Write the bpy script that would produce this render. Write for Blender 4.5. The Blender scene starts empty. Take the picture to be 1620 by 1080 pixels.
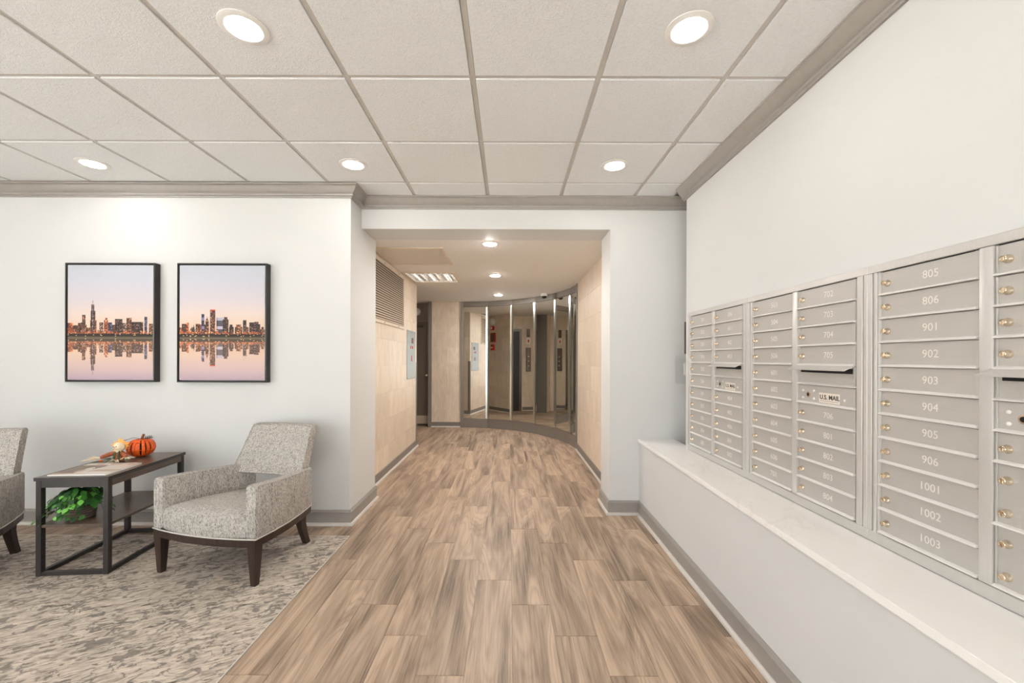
import bpy, bmesh, math, random
from mathutils import Vector, Matrix, noise as mnoise

random.seed(7)
R = math.radians
PI = math.pi
SC = bpy.context.scene
COL = SC.collection

# ---------------------------------------------------------------- camera, world, light, exposure
CAM_H = 1.31
cam_d = bpy.data.cameras.new('camera')
cam = bpy.data.objects.new('camera', cam_d)
COL.objects.link(cam)
cam_d.sensor_width = 36.0
cam_d.lens = 667.0 / 1620.0 * 36.0
cam_d.shift_x = 5.0 / 1620.0
cam_d.shift_y = 28.0 / 1620.0
cam_d.clip_start = 0.02
cam_d.clip_end = 100
cam.matrix_world = Matrix.Translation((0, 0, CAM_H)) @ Matrix.Rotation(R(90), 4, 'X') @ Matrix.Rotation(R(0.2), 4, 'Z')
SC.camera = cam

world = bpy.data.worlds.new('world')
SC.world = world
world.use_nodes = True
bg = world.node_tree.nodes['Background']
bg.inputs['Color'].default_value = (0.90, 0.955, 1.0, 1)
bg.inputs['Strength'].default_value = 4.3
# sun added so the pavement outside bounces light onto the ceiling; it comes over the building and does not enter the windows
sun_d = bpy.data.lights.new('sun', 'SUN')
sun_d.energy = 65.0
sun_d.angle = R(1.0)
sun_d.color = (1.0, 0.985, 0.96)
sun = bpy.data.objects.new('sun', sun_d)
sun.rotation_euler = Vector((-0.30, -0.38, -0.87)).to_track_quat('-Z', 'Y').to_euler()
COL.objects.link(sun)

LAMP_STRENGTH = 54.0          # room downlights
LAMP_COLOR = (1.0, 0.98, 0.955, 1)
HALL_STRENGTH = 560.0

SC.view_settings.view_transform = 'Standard'
SC.view_settings.look = 'None'
SC.view_settings.gamma = 1.0
SC.view_settings.use_curve_mapping = False
SC.view_settings.exposure = 0.03
SC.cycles.max_bounces = 10
SC.cycles.diffuse_bounces = 5
SC.cycles.glossy_bounces = 5

CEIL = 2.678      # flange plane of the suspended ceiling
HALLC = 2.41      # hall ceiling
YL, YB = 3.325, 3.57   # picture wall, wall beside the opening
REAR = -3.2
XLEFT = -5.2
XMAIL = 1.40
YMAIL = 3.33      # far end of the mailbox wall

# window openings (daylight portals): three in the rear wall, one in the left wall
WINDOWS = [(-4.9, -3.1), (-2.8, -1.0), (-0.7, 1.1)]
WZ0, WZ1 = 0.12, 2.50
LWIN = (-2.6, 1.0)
def portal(loc, rot, w, h):
    ld = bpy.data.lights.new('window_portal', 'AREA')
    ld.shape = 'RECTANGLE'
    ld.size, ld.size_y = w, h
    ld.cycles.is_portal = True
    lo = bpy.data.objects.new('window_portal', ld)
    lo.location = loc; lo.rotation_euler = rot
    COL.objects.link(lo)
for (x0, x1) in WINDOWS:
    portal(((x0 + x1) / 2, REAR - 0.19, (WZ0 + WZ1) / 2), (R(90), 0, 0), x1 - x0, WZ1 - WZ0)
portal((XLEFT - 0.19, (LWIN[0] + LWIN[1]) / 2, (WZ0 + WZ1) / 2), (R(90), 0, R(-90)), LWIN[1] - LWIN[0], WZ1 - WZ0)

# ---------------------------------------------------------------- node helpers / materials
def lin(r, g, b):
    def c(v):
        v /= 255.0
        return v / 12.92 if v <= 0.04045 else ((v + 0.055) / 1.055) ** 2.4
    return (c(r), c(g), c(b), 1.0)

class NT:
    def __init__(self, name):
        self.m = bpy.data.materials.new(name)
        self.m.use_nodes = True
        self.t = self.m.node_tree
        self.b = self.t.nodes['Principled BSDF']
    def n(self, kind, **kw):
        nd = self.t.nodes.new(kind)
        for k, v in kw.items():
            if k.startswith('i_'):
                nd.inputs[k[2:].replace('_', ' ')].default_value = v
            else:
                setattr(nd, k, v)
        return nd
    def link(self, a, b):
        self.t.links.new(a, b)
    def coords(self, scale=(1, 1, 1), rand=True, kind='Object', rot=(0, 0, 0)):
        tc = self.n('ShaderNodeTexCoord')
        src = tc.outputs[kind]
        if rand:
            oi = self.n('ShaderNodeObjectInfo')
            ml = self.n('ShaderNodeVectorMath', operation='MULTIPLY')
            cb = self.n('ShaderNodeCombineXYZ')
            for s in 'XYZ':
                self.link(oi.outputs['Random'], cb.inputs[s])
            self.link(cb.outputs[0], ml.inputs[0])
            ml.inputs[1].default_value = (37.0, 61.0, 23.0)
            ad = self.n('ShaderNodeVectorMath', operation='ADD')
            self.link(src, ad.inputs[0]); self.link(ml.outputs[0], ad.inputs[1])
            src = ad.outputs[0]
        if any(rot):
            pm = self.n('ShaderNodeMapping')
            pm.inputs['Rotation'].default_value = rot
            self.link(src, pm.inputs['Vector'])
            src = pm.outputs[0]
        mp = self.n('ShaderNodeMapping')
        mp.inputs['Scale'].default_value = scale
        self.link(src, mp.inputs['Vector'])
        return mp.outputs[0]
    def noise(self, vec, scale=1.0, detail=2.0, rough=0.5, dist=0.0):
        nd = self.n('ShaderNodeTexNoise')
        nd.inputs['Scale'].default_value = scale
        nd.inputs['Detail'].default_value = detail
        nd.inputs['Roughness'].default_value = rough
        nd.inputs['Distortion'].default_value = dist
        self.link(vec, nd.inputs['Vector'])
        return nd.outputs['Fac']
    def ramp(self, fac, stops):
        nd = self.n('ShaderNodeValToRGB')
        el = nd.color_ramp.elements
        while len(el) < len(stops):
            el.new(0.5)
        for e, (p, c) in zip(el, stops):
            e.position = p; e.color = c
        self.link(fac, nd.inputs['Fac'])
        return nd.outputs['Color']
    def math(self, op, a, b=None):
        nd = self.n('ShaderNodeMath', operation=op)
        for k, v in enumerate((a, b)):
            if v is None: continue
            if isinstance(v, (int, float)): nd.inputs[k].default_value = v
            else: self.link(v, nd.inputs[k])
        return nd.outputs[0]
    def mix(self, fac, a, b, mode='MIX'):
        nd = self.n('ShaderNodeMix', data_type='RGBA', blend_type=mode)
        for sock, v in ((0, fac), (6, a), (7, b)):
            if isinstance(v, (int, float)): nd.inputs[sock].default_value = v
            elif isinstance(v, tuple): nd.inputs[sock].default_value = v
            else: self.link(v, nd.inputs[sock])
        return nd.outputs[2]
    def bump(self, h, strength=0.2, dist=0.01):
        nd = self.n('ShaderNodeBump')
        nd.inputs['Strength'].default_value = strength
        nd.inputs['Distance'].default_value = dist
        self.link(h, nd.inputs['Height'])
        self.link(nd.outputs[0], self.b.inputs['Normal'])
    def done(self, color, rough=0.5, metal=0.0, spec=0.5):
        if isinstance(color, tuple): self.b.inputs['Base Color'].default_value = color
        else: self.link(color, self.b.inputs['Base Color'])
        if isinstance(rough, (int, float)): self.b.inputs['Roughness'].default_value = rough
        else: self.link(rough, self.b.inputs['Roughness'])
        self.b.inputs['Metallic'].default_value = metal
        self.b.inputs['Specular IOR Level'].default_value = spec
        return self.m

def plain(name, col, rough=0.5, metal=0.0, vary=0.06, scale=30.0, spec=0.5, bump=0.0):
    t = NT(name)
    f = t.noise(t.coords(), scale, 3)
    lo = tuple(c * (1 - vary) for c in col[:3]) + (1,)
    hi = tuple(min(1, c * (1 + vary)) for c in col[:3]) + (1,)
    c = t.ramp(f, [(0.3, lo), (0.7, hi)])
    if bump: t.bump(f, bump, 0.003)
    return t.done(c, rough, metal, spec)

def emit(name, col, strength):
    t = NT(name)
    t.b.inputs['Base Color'].default_value = (0.8, 0.8, 0.8, 1)
    t.b.inputs['Emission Color'].default_value = col
    t.b.inputs['Emission Strength'].default_value = strength
    return t.m

def m_wall():
    t = NT('wall_paint')
    f = t.noise(t.coords(rand=False), 220, 2)
    g = t.noise(t.coords(rand=False), 1.5, 2)
    t.bump(f, 0.05, 0.002)
    c = t.ramp(g, [(0.3, lin(213, 212, 210)), (0.7, lin(216, 215, 213))])
    return t.done(c, 0.6, 0, 0.3)

def m_ceiling_tile():
    t = NT('ceiling_tile')
    v = t.coords()
    f = t.noise(v, 95, 4, 0.6, 0.8)
    g = t.noise(v, 260, 3)
    h = t.math('ADD', f, t.math('MULTIPLY', g, 0.5))
    t.bump(h, 0.55, 0.006)
    c = t.ramp(f, [(0.3, lin(231, 231, 230)), (0.55, lin(239, 239, 239))])
    return t.done(c, 0.9, 0, 0.2)

def m_wood_floor():
    t = NT('plank_wood')
    n1 = t.noise(t.coords((1.0, 0.12, 1.0)), 5.2, 1.5, 0.4, 0.35)
    wig = t.noise(t.coords((1.0, 0.06, 1.0)), 45.0, 2.0, 0.5)
    n1 = t.math('ADD', n1, t.math('MULTIPLY', wig, 0.018))
    def wave(f, p):
        w = t.math('MULTIPLY', t.math('ADD', t.math('SINE', t.math('MULTIPLY', n1, f)), 1.0), 0.5)
        return t.math('POWER', w, p)
    rings = wave(150.0, 2.2)
    bands = wave(34.0, 1.0)
    streak = t.noise(t.coords((1.0, 0.018, 1.0)), 130.0, 5.0, 0.72)
    patch = t.noise(t.coords((1.0, 0.10, 1.0)), 9.0, 4.0, 0.62, 0.4)
    oi = t.n('ShaderNodeObjectInfo')
    mixv = t.math('ADD', t.math('MULTIPLY', patch, 0.86), t.math('MULTIPLY', bands, 0.14))
    base = t.ramp(mixv, [(0.32, lin(104, 87, 73)), (0.42, lin(142, 120, 101)), (0.53, lin(170, 146, 124)), (0.66, lin(190, 165, 142))])
    c = t.mix(t.math('MULTIPLY', rings, 0.38), base, lin(124, 102, 86))
    sf = t.ramp(streak, [(0.42, (0, 0, 0, 1)), (0.60, (1, 1, 1, 1))])
    c = t.mix(t.math('MULTIPLY', sf, 0.32), c, lin(206, 182, 158))
    df = t.ramp(streak, [(0.30, (1, 1, 1, 1)), (0.40, (0, 0, 0, 1))])
    c = t.mix(t.math('MULTIPLY', df, 0.42), c, lin(98, 80, 67))
    knot = t.noise(t.coords((1.0, 0.22, 1.0)), 5.0, 1.0)
    kf = t.ramp(knot, [(0.66, (0, 0, 0, 1)), (0.76, (1, 1, 1, 1))])
    c = t.mix(t.math('MULTIPLY', kf, 0.50), c, lin(96, 79, 66))
    tint = t.ramp(oi.outputs['Random'], [(0.0, (0.825, 0.835, 0.85, 1)), (0.4, (0.94, 0.955, 0.97, 1)), (1.0, (1.035, 1.05, 1.065, 1))])
    c = t.mix(1.0, c, tint, 'MULTIPLY')
    t.bump(t.math('ADD', rings, streak), 0.05, 0.001)
    return t.done(c, 0.45, 0, 0.35)

def m_travertine():
    t = NT('travertine')
    v = t.coords((1.0, 1.0, 0.05))
    a = t.noise(v, 55, 4, 0.6)
    b = t.noise(t.coords((1, 1, 0.35)), 9, 5, 0.65, 1.2)
    c = t.ramp(a, [(0.25, lin(206, 188, 167)), (0.5, lin(224, 209, 190)), (0.75, lin(234, 221, 204))])
    bb = t.ramp(b, [(0.35, lin(208, 190, 168)), (0.65, lin(234, 221, 204))])
    c = t.mix(0.5, c, bb)
    oi = t.n('ShaderNodeObjectInfo')
    tint = t.ramp(oi.outputs['Random'], [(0, (0.92, 0.91, 0.9, 1)), (1, (1.04, 1.03, 1.02, 1))])
    c = t.mix(1.0, c, tint, 'MULTIPLY')
    return t.done(c, 0.36, 0, 0.4)

def m_carpet():
    t = NT('carpet_pile')
    rot = (0, 0, R(-27))
    def N(sc, st, det=3, rough=0.6, dist=0.5): return t.noise(t.coords((st, 1.0, 1.0), rand=False, rot=rot), sc, det, rough, dist)
    W, K = (1, 1, 1, 1), (0, 0, 0, 1)
    brush = N(70, 0.20, 4, 0.7)
    mid = N(34, 0.42, 3, 0.65)
    big = N(9.0, 0.80, 3.0, 0.55, 1.4)
    vein = t.math('ABSOLUTE', t.math('SUBTRACT', big, 0.5))
    ragged = t.math('ADD', t.math('MULTIPLY', t.math('SUBTRACT', mid, 0.5), 0.16), t.math('MULTIPLY', t.math('SUBTRACT', brush, 0.5), 0.10))
    vf = t.ramp(t.math('ADD', vein, ragged), [(0.014, W), (0.030, K)])
    keep = t.ramp(N(4.0, 1.0, 2), [(0.36, (0.1, 0.1, 0.1, 1)), (0.52, W)])
    blob = t.ramp(t.math('ADD', N(16, 0.75, 2, 0.5, 0.9), t.math('MULTIPLY', t.math('SUBTRACT', brush, 0.5), 0.12)), [(0.60, K), (0.64, W)])
    light = t.ramp(brush, [(0.30, lin(136, 123, 111)), (0.41, lin(172, 159, 146)), (0.54, lin(199, 186, 172)), (0.68, lin(215, 203, 189))])
    soft = t.ramp(mid, [(0.35, (0.80, 0.80, 0.80, 1)), (0.6, W)])
    light = t.mix(1.0, light, soft, 'MULTIPLY')
    c = t.mix(t.math('MULTIPLY', t.math('MULTIPLY', vf, keep), 0.80), light, lin(114, 108, 103))
    c = t.mix(t.math('MULTIPLY', blob, 0.75), c, lin(116, 110, 105))
    dk = t.ramp(N(52, 0.26, 2, 0.5), [(0.30, W), (0.36, K)])
    c = t.mix(t.math('MULTIPLY', dk, 0.75), c, lin(84, 76, 69))
    t.bump(t.math('ADD', brush, mid), 0.6, 0.005)
    return t.done(c, 1.0, 0, 0.05)

def m_fabric():
    t = NT('tweed_fabric')
    a = t.noise(t.coords((1, 1, 0.36), rand=False), 230, 2, 0.6, 0.6)
    b = t.noise(t.coords((1, 1, 0.18), rand=False), 60, 3, 0.6)
    c1 = t.ramp(a, [(0.36, lin(104, 99, 95)), (0.46, lin(164, 158, 151)), (0.57, lin(208, 202, 194))])
    c2 = t.ramp(b, [(0.35, lin(132, 126, 120)), (0.65, lin(192, 186, 178))])
    c = t.mix(0.35, c1, c2)
    t.bump(a, 0.6, 0.005)
    return t.done(c, 0.95, 0, 0.1)

def m_wood_dark(name, a, b, rough=0.35, axis=(1, 0.06, 1)):
    t = NT(name)
    f = t.noise(t.coords(axis), 60, 4, 0.6)
    return t.done(t.ramp(f, [(0.3, a), (0.7, b)]), rough, 0, 0.4)

def m_quartz():
    t = NT('quartz')
    v = t.coords(rand=False, rot=(0, 0, R(25)), scale=(1, 0.45, 1))
    n = t.noise(v, 3.2, 5, 0.6, 1.5)
    vein = t.math('ABSOLUTE', t.math('SUBTRACT', n, 0.5))
    vf = t.ramp(vein, [(0.0, (1, 1, 1, 1)), (0.018, (0, 0, 0, 1))])
    sel = t.ramp(t.noise(t.coords(rand=False), 2.2, 2), [(0.45, (0, 0, 0, 1)), (0.65, (1, 1, 1, 1))])
    c = t.mix(t.math('MULTIPLY', t.math('MULTIPLY', vf, sel), 0.22), lin(245, 242, 238), lin(206, 192, 178))
    return t.done(c, 0.12, 0, 0.5)

def m_brushed(name, col, rough, metal, sx=(1, 1, 1), vary=0.06, scale=120):
    t = NT(name)
    f = t.noise(t.coords(sx), scale, 3)
    lo = tuple(c * (1 - vary) for c in col[:3]) + (1,)
    hi = tuple(min(1, c * (1 + vary)) for c in col[:3]) + (1,)
    return t.done(t.ramp(f, [(0.3, lo), (0.7, hi)]), rough, metal)

def m_vcol(name, rough=0.4):
    t = NT(name)
    a = t.n('ShaderNodeVertexColor'); a.layer_name = 'print'
    return t.done(a.outputs['Color'], rough, 0, 0.3)

def m_clear(name, col, rough=0.03, gloss=0.06):
    """thin clear sheet: lets light straight through with a slight mirror sheen"""
    t = NT(name)
    tr = t.n('ShaderNodeBsdfTransparent'); tr.inputs['Color'].default_value = col
    gl = t.n('ShaderNodeBsdfGlossy'); gl.inputs['Roughness'].default_value = rough
    mx = t.n('ShaderNodeMixShader'); mx.inputs[0].default_value = gloss
    t.link(tr.outputs[0], mx.inputs[1]); t.link(gl.outputs[0], mx.inputs[2])
    out = [n for n in t.t.nodes if n.type == 'OUTPUT_MATERIAL'][0]
    t.link(mx.outputs[0], out.inputs['Surface'])
    return t.m

M = {
    'wall': m_wall(),
    'tile': m_ceiling_tile(),
    'tee': plain('ceiling_tee', lin(202, 197, 191), 0.5, 0, 0.03),
    'trim': plain('grey_trim_paint', lin(152, 146, 140), 0.35, 0, 0.03),
    'shoe': plain('light_trim_paint', lin(206, 199, 191), 0.35, 0, 0.03),
    'plank': m_wood_floor(),
    'grout': plain('grout', lin(196, 180, 164), 0.8),
    'trav': m_travertine(),
    'travgrout': plain('travertine_grout', lin(228, 214, 196), 0.7),
    'hallc': plain('hall_ceiling_paint', lin(232, 228, 223), 0.7, 0, 0.02),
    'carpet': m_carpet(),
    'edge': plain('metal_edge', lin(205, 198, 190), 0.35, 0.3, 0.03),
    'fabric': m_fabric(),
    'espresso': m_wood_dark('espresso_wood', lin(44, 32, 27), lin(64, 48, 40), 0.35, (1, 1, 0.06)),
    'table': m_wood_dark('table_metal', lin(48, 43, 41), lin(58, 53, 50), 0.45),
    'tabletop': m_wood_dark('table_top_wood', lin(84, 70, 60), lin(110, 93, 80), 0.28),
    'quartz': m_quartz(),
    'mail': m_brushed('mailbox_aluminium', lin(184, 180, 175), 0.45, 0.25, (0.05, 1, 1), 0.02, 200),
    'mailframe': m_brushed('mailbox_frame', lin(204, 201, 197), 0.36, 0.35, (1, 0.05, 1), 0.02, 200),
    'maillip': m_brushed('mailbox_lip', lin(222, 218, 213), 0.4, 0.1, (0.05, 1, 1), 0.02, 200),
    'dark': plain('dark_gap', lin(14, 13, 13), 0.7),
    'number': plain('number_paint', lin(226, 220, 212), 0.5, 0, 0.02),
    'plate': plain('label_plate', lin(226, 216, 204), 0.5, 0, 0.02),
    'ink': plain('black_ink', lin(30, 28, 28), 0.6),
    'brass': m_brushed('lock_metal', lin(222, 206, 184), 0.22, 1.0),
    'chrome': m_brushed('chrome', lin(220, 216, 212), 0.15, 1.0),
    'steel': m_brushed('stainless_steel', lin(158, 160, 158), 0.34, 1.0, (1, 1, 0.05)),
    'mirror': plain('mirror_silver', (0.87, 0.88, 0.85, 1), 0.0, 1.0, 0.0),
    'mirror_edge': plain('mirror_bevel', (0.84, 0.90, 0.86, 1), 0.22, 1.0, 0.0),
    'hallgrey': plain('grey_hall_paint', lin(128, 120, 113), 0.4, 0, 0.03),
    'doorgrey': plain('door_paint', lin(122, 113, 103), 0.4, 0, 0.03),
    'beigemetal': plain('beige_metal', lin(216, 201, 182), 0.45, 0, 0.03),
    'panelbeige': plain('access_panel_paint', lin(214, 204, 192), 0.5, 0, 0.02),
    'ventback': plain('vent_shadow', lin(120, 106, 92), 0.7),
    'white': plain('white_plastic', lin(232, 229, 224), 0.4, 0, 0.02),
    'clear': m_clear('clear_acrylic', (0.975, 0.975, 0.975, 1), 0.03, 0.05),
    'glass': m_clear('window_glass', (0.97, 0.98, 0.98, 1), 0.0),
    'red': plain('red_paint', lin(200, 40, 28), 0.4),
    'black': plain('black_plastic', lin(24, 23, 23), 0.35),
    'frame': plain('picture_frame_black', lin(38, 34, 32), 0.5),
    'print': m_vcol('printed_canvas', 0.55),
    'cover': m_vcol('printed_cover', 0.3),
    'lens': emit('lamp_lens', LAMP_COLOR, LAMP_STRENGTH),
    'halllens': emit('hall_lamp_lens', (1.0, 0.96, 0.915, 1), HALL_STRENGTH),
    'tube': emit('troffer_tube', (1.0, 0.97, 0.93, 1), 5.0),
    'lampring': plain('lamp_trim', lin(238, 235, 230), 0.4, 0, 0.01),
    'paper': plain('paper', lin(240, 238, 234), 0.5, 0, 0.02),
    'orange': plain('orange_strip', lin(236, 96, 24), 0.45, 0, 0.18, 60),
    'orange2': plain('orange_fabric', lin(158, 84, 52), 0.8, 0, 0.3, 120),
    'petal': plain('straw_orange', lin(246, 170, 84), 0.7, 0, 0.12),
    'straw': plain('raffia_straw', lin(232, 214, 184), 0.8, 0, 0.12),
    'cream': plain('cream_cloth', lin(246, 226, 190), 0.8, 0, 0.03),
    'green': plain('leaf_green_cloth', lin(78, 98, 60), 0.7, 0, 0.25),
    'dkgreen': plain('felt_green', lin(70, 84, 70), 0.8, 0, 0.2),
    'wire': plain('dark_wire', lin(58, 40, 30), 0.5),
    'bark': plain('brown_stem', lin(150, 86, 52), 0.7, 0, 0.25),
    'leafa': plain('ivy_leaf', lin(60, 116, 46), 0.4, 0, 0.35, 25),
    'leafb': plain('ivy_leaf_dark', lin(36, 74, 34), 0.45, 0, 0.35, 25),
    'leafc': plain('ivy_leaf_bright', lin(112, 184, 72), 0.4, 0, 0.25, 25),
    'pot': m_wood_dark('wicker_pot', lin(66, 50, 42), lin(128, 112, 98), 0.6, (0.3, 0.3, 6)),
    'elevator': plain('dark_elevator_door', lin(40, 34, 30), 0.4),
    'brown': plain('speaker_plate', lin(96, 78, 64), 0.5),
    'darksteel': m_brushed('dark_steel', lin(110, 104, 98), 0.35, 0.9),
    'outside': plain('pavement', lin(196, 192, 186), 0.9),
}

# ---------------------------------------------------------------- mesh helpers
def new_obj(name, data, parent=None, loc=None, rot=None):
    o = bpy.data.objects.new(name, data)
    COL.objects.link(o)
    if parent is not None: o.parent = parent
    if loc is not None: o.location = loc
    if rot is not None: o.rotation_euler = rot
    return o

def mesh_of(name, bm, mat, smooth=None, keep=False):
    me = bpy.data.meshes.new(name)
    bmesh.ops.recalc_face_normals(bm, faces=bm.faces[:])
    bm.to_mesh(me)
    if not keep: bm.free()
    for m in (mat if isinstance(mat, (list, tuple)) else [mat]):
        me.materials.append(M[m] if isinstance(m, str) else m)
    if smooth is not None:
        me.polygons.foreach_set('use_smooth', [True] * len(me.polygons))
        me.set_sharp_from_angle(angle=R(smooth))
    return me

def obj(name, bm, mat, parent=None, smooth=None, loc=None, rot=None):
    return new_obj(name, mesh_of(name, bm, mat, smooth), parent, loc, rot)

def tag(o, label=None, cat=None, group=None, kind=None):
    if label: o['label'] = label
    if cat: o['category'] = cat
    if group: o['group'] = group
    if kind: o['kind'] = kind
    return o

def thing(name, label, cat, loc=(0, 0, 0), rz=0.0, group=None):
    o = new_obj(name, None, None, loc, (0, 0, rz))
    o.empty_display_size = 0.05
    return tag(o, label, cat, group)

def struct(name, bm, mat, label=None, smooth=None):
    o = obj(name, bm, mat, None, smooth)
    return tag(o, label, None, None, 'structure')

def copy_tree(o, parent=None):
    c = o.copy(); COL.objects.link(c)
    if parent is not None: c.parent = parent
    for ch in list(o.children): copy_tree(ch, c)
    return c

def B(): return bmesh.new()

def box(bm, x0, x1, y0, y1, z0, z1, bev=0.0, seg=2, mat=0):
    if x1 < x0: x0, x1 = x1, x0
    if y1 < y0: y0, y1 = y1, y0
    if z1 < z0: z0, z1 = z1, z0
    vs = [bm.verts.new((x, y, z)) for x in (x0, x1) for y in (y0, y1) for z in (z0, z1)]
    idx = [(0, 1, 3, 2), (4, 6, 7, 5), (0, 4, 5, 1), (2, 3, 7, 6), (0, 2, 6, 4), (1, 5, 7, 3)]
    fs = [bm.faces.new([vs[i] for i in q]) for q in idx]
    for f in fs: f.material_index = mat
    if bev > 0:
        es = list({e for f in fs for e in f.edges})
        bmesh.ops.bevel(bm, geom=es, offset=bev, segments=seg, profile=0.5, affect='EDGES', clamp_overlap=True)
    return bm

def boxo(name, lo, hi, mat, parent=None, bev=0.0, seg=2, smooth=None):
    bm = B(); box(bm, lo[0], hi[0], lo[1], hi[1], lo[2], hi[2], bev, seg)
    return obj(name, bm, mat, parent, smooth if smooth is not None else (35 if bev else None))

def loft(bm, rings, cap=True, closed=True):
    rv = [[bm.verts.new(p) for p in r] for r in rings]
    n = len(rv[0])
    for a, b in zip(rv, rv[1:]):
        for i in range(n if closed else n - 1):
            j = (i + 1) % n
            bm.faces.new((a[i], a[j], b[j], b[i]))
    if cap:
        bm.faces.new(rv[0][::-1]); bm.faces.new(rv[-1])
    return rv

def tube(bm, pts, r, seg=8, closed=False, cap=True):
    pts = [Vector(p) for p in pts]
    n = len(pts)
    rad = r if isinstance(r, (list, tuple)) else [r] * n
    rings = []
    up = Vector((0, 0, 1))
    prev = None
    for i, p in enumerate(pts):
        a = pts[(i - 1) % n] if (closed or i > 0) else p
        b = pts[(i + 1) % n] if (closed or i < n - 1) else p
        t = (b - a).normalized()
        if prev is None:
            ref = up if abs(t.z) < 0.9 else Vector((1, 0, 0))
            u = t.cross(ref).normalized()
        else:
            u = (prev - t * prev.dot(t)).normalized()
        prev = u
        v = t.cross(u)
        rings.append([p + (u * math.cos(2 * PI * k / seg) + v * math.sin(2 * PI * k / seg)) * rad[i] for k in range(seg)])
    rv = loft(bm, rings, cap=(cap and not closed))
    if closed:
        a, b = rv[-1], rv[0]
        for i in range(seg):
            j = (i + 1) % seg
            bm.faces.new((a[i], a[j], b[j], b[i]))
    return bm

def lathe(bm, prof, seg=24, cx=0, cy=0, cz=0):
    rings = []
    for r, z in prof:
        rings.append([(cx + r * math.cos(2 * PI * k / seg), cy + r * math.sin(2 * PI * k / seg), cz + z) for k in range(seg)])
    return loft(bm, rings, cap=True)

def ellipsoid(bm, c, r, u=14, v=10):
    m = Matrix.Translation(c) @ Matrix.Diagonal((r[0], r[1], r[2], 1))
    bmesh.ops.create_uvsphere(bm, u_segments=u, v_segments=v, radius=1.0, matrix=m)

def sweep(bm, path, prof, side=1.0, z=0.0):
    """mitred sweep of (out, up) profile along an open plan path; out is to the left of travel * side"""
    P = [Vector((p[0], p[1])) for p in path]
    rings = []
    for i, p in enumerate(P):
        def nrm(a, b):
            d = (b - a).normalized()
            return Vector((-d.y, d.x)) * side
        if i == 0: m = nrm(P[0], P[1])
        elif i == len(P) - 1: m = nrm(P[-2], P[-1])
        else:
            n1, n2 = nrm(P[i - 1], p), nrm(p, P[i + 1])
            m = (n1 + n2).normalized()
            m = m / max(0.2, m.dot(n1))
        rings.append([(p.x + m.x * o, p.y + m.y * o, z + h) for o, h in prof])
    loft(bm, rings)
    return bm

def text_mesh(name, s, size, mat, depth=0.0006, bold=False, space=1.0):
    cu = bpy.data.curves.new(name, 'FONT')
    cu.body = s; cu.size = size; cu.align_x = 'CENTER'; cu.align_y = 'CENTER'
    cu.extrude = depth; cu.space_character = space; cu.resolution_u = 3
    if bold: cu.offset = size * 0.018
    o = bpy.data.objects.new(name, cu); COL.objects.link(o)
    dg = bpy.context.evaluated_depsgraph_get(); dg.update()
    me = bpy.data.meshes.new_from_object(o.evaluated_get(dg))
    bpy.data.objects.remove(o); bpy.data.curves.remove(cu)
    me.materials.clear(); me.materials.append(M[mat]); me.name = name
    return me

# ---------------------------------------------------------------- floor
bm = B(); box(bm, XLEFT - 0.2, 1.9, REAR - 0.2, 8.8, -0.12, -0.003)
floor = struct('floor', bm, 'grout', 'wood look plank floor running from the lobby into the hall')

PW, PL = 0.2015, 1.008
bm = B(); box(bm, 0.0009, PW - 0.0009, 0.0013, PL - 0.0013, -0.011, 0.0, 0.0007, 1)
plank_me = mesh_of('plank', bm, 'plank')
CARX, CARY = -1.17, 3.11     # right and far edges of the inset carpet

def plank_piece(x0, x1, y0, y1):
    bm = B(); box(bm, 0.0008, x1 - x0 - 0.0008, 0.001, y1 - y0 - 0.001, -0.011, 0.0, 0.0007, 1)
    return new_obj('plank', mesh_of('plank', bm, 'plank'), floor, (x0, y0, 0))

for k in range(-26, 9):
    x0 = 0.02 + PW * k
    x1 = x0 + PW
    joint = 2.25 - 0.252 * k
    n0 = math.floor((REAR - joint) / PL)
    for n in range(n0, 14):
        a = joint + n * PL; b = a + PL
        if b <= REAR or a >= 8.5: continue
        if x1 <= CARX + 0.02:
            if b <= CARY: continue
            if x1 > -1.38 and b > CARY:
                plank_piece(x0, x1, max(a, CARY), b); continue
            if a >= 3.34 and (a < 6.2 and b < 6.4): continue
            if x0 < -2.85 and a > 3.34: continue
            if a < CARY:
                plank_piece(x0, x1, CARY, min(b, 3.36)); continue
            if a < 3.34:
                plank_piece(x0, x1, a, 3.36); continue
            if a < 6.2: a = 6.2; plank_piece(x0, x1, a, b); continue
        if x0 > 1.0 and a > 3.55: continue
        if x0 > 1.2: continue
        new_obj('plank', plank_me, floor, (x0, a, 0))

# inset carpet
carpet = thing('inset_carpet', 'beige and grey brushed pattern carpet set into the plank floor', 'carpet', ((XLEFT + CARX) / 2, (REAR + CARY) / 2, 0))
hx, hy = (CARX - XLEFT) / 2, (CARY - REAR) / 2
boxo('pile', (-hx, -hy, -0.003), (hx - 0.006, hy - 0.006, 0.003), 'carpet', carpet)
o = boxo('edge_strip', (hx - 0.006, -hy, -0.003), (hx + 0.001, hy + 0.001, 0.0036), 'edge', carpet)
o['label'] = 'thin pale metal edge strip'
o = boxo('edge_strip', (-hx, hy - 0.006, -0.003), (hx - 0.006, hy + 0.001, 0.0036), 'edge', carpet)
o['label'] = 'thin pale metal edge strip'

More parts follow.
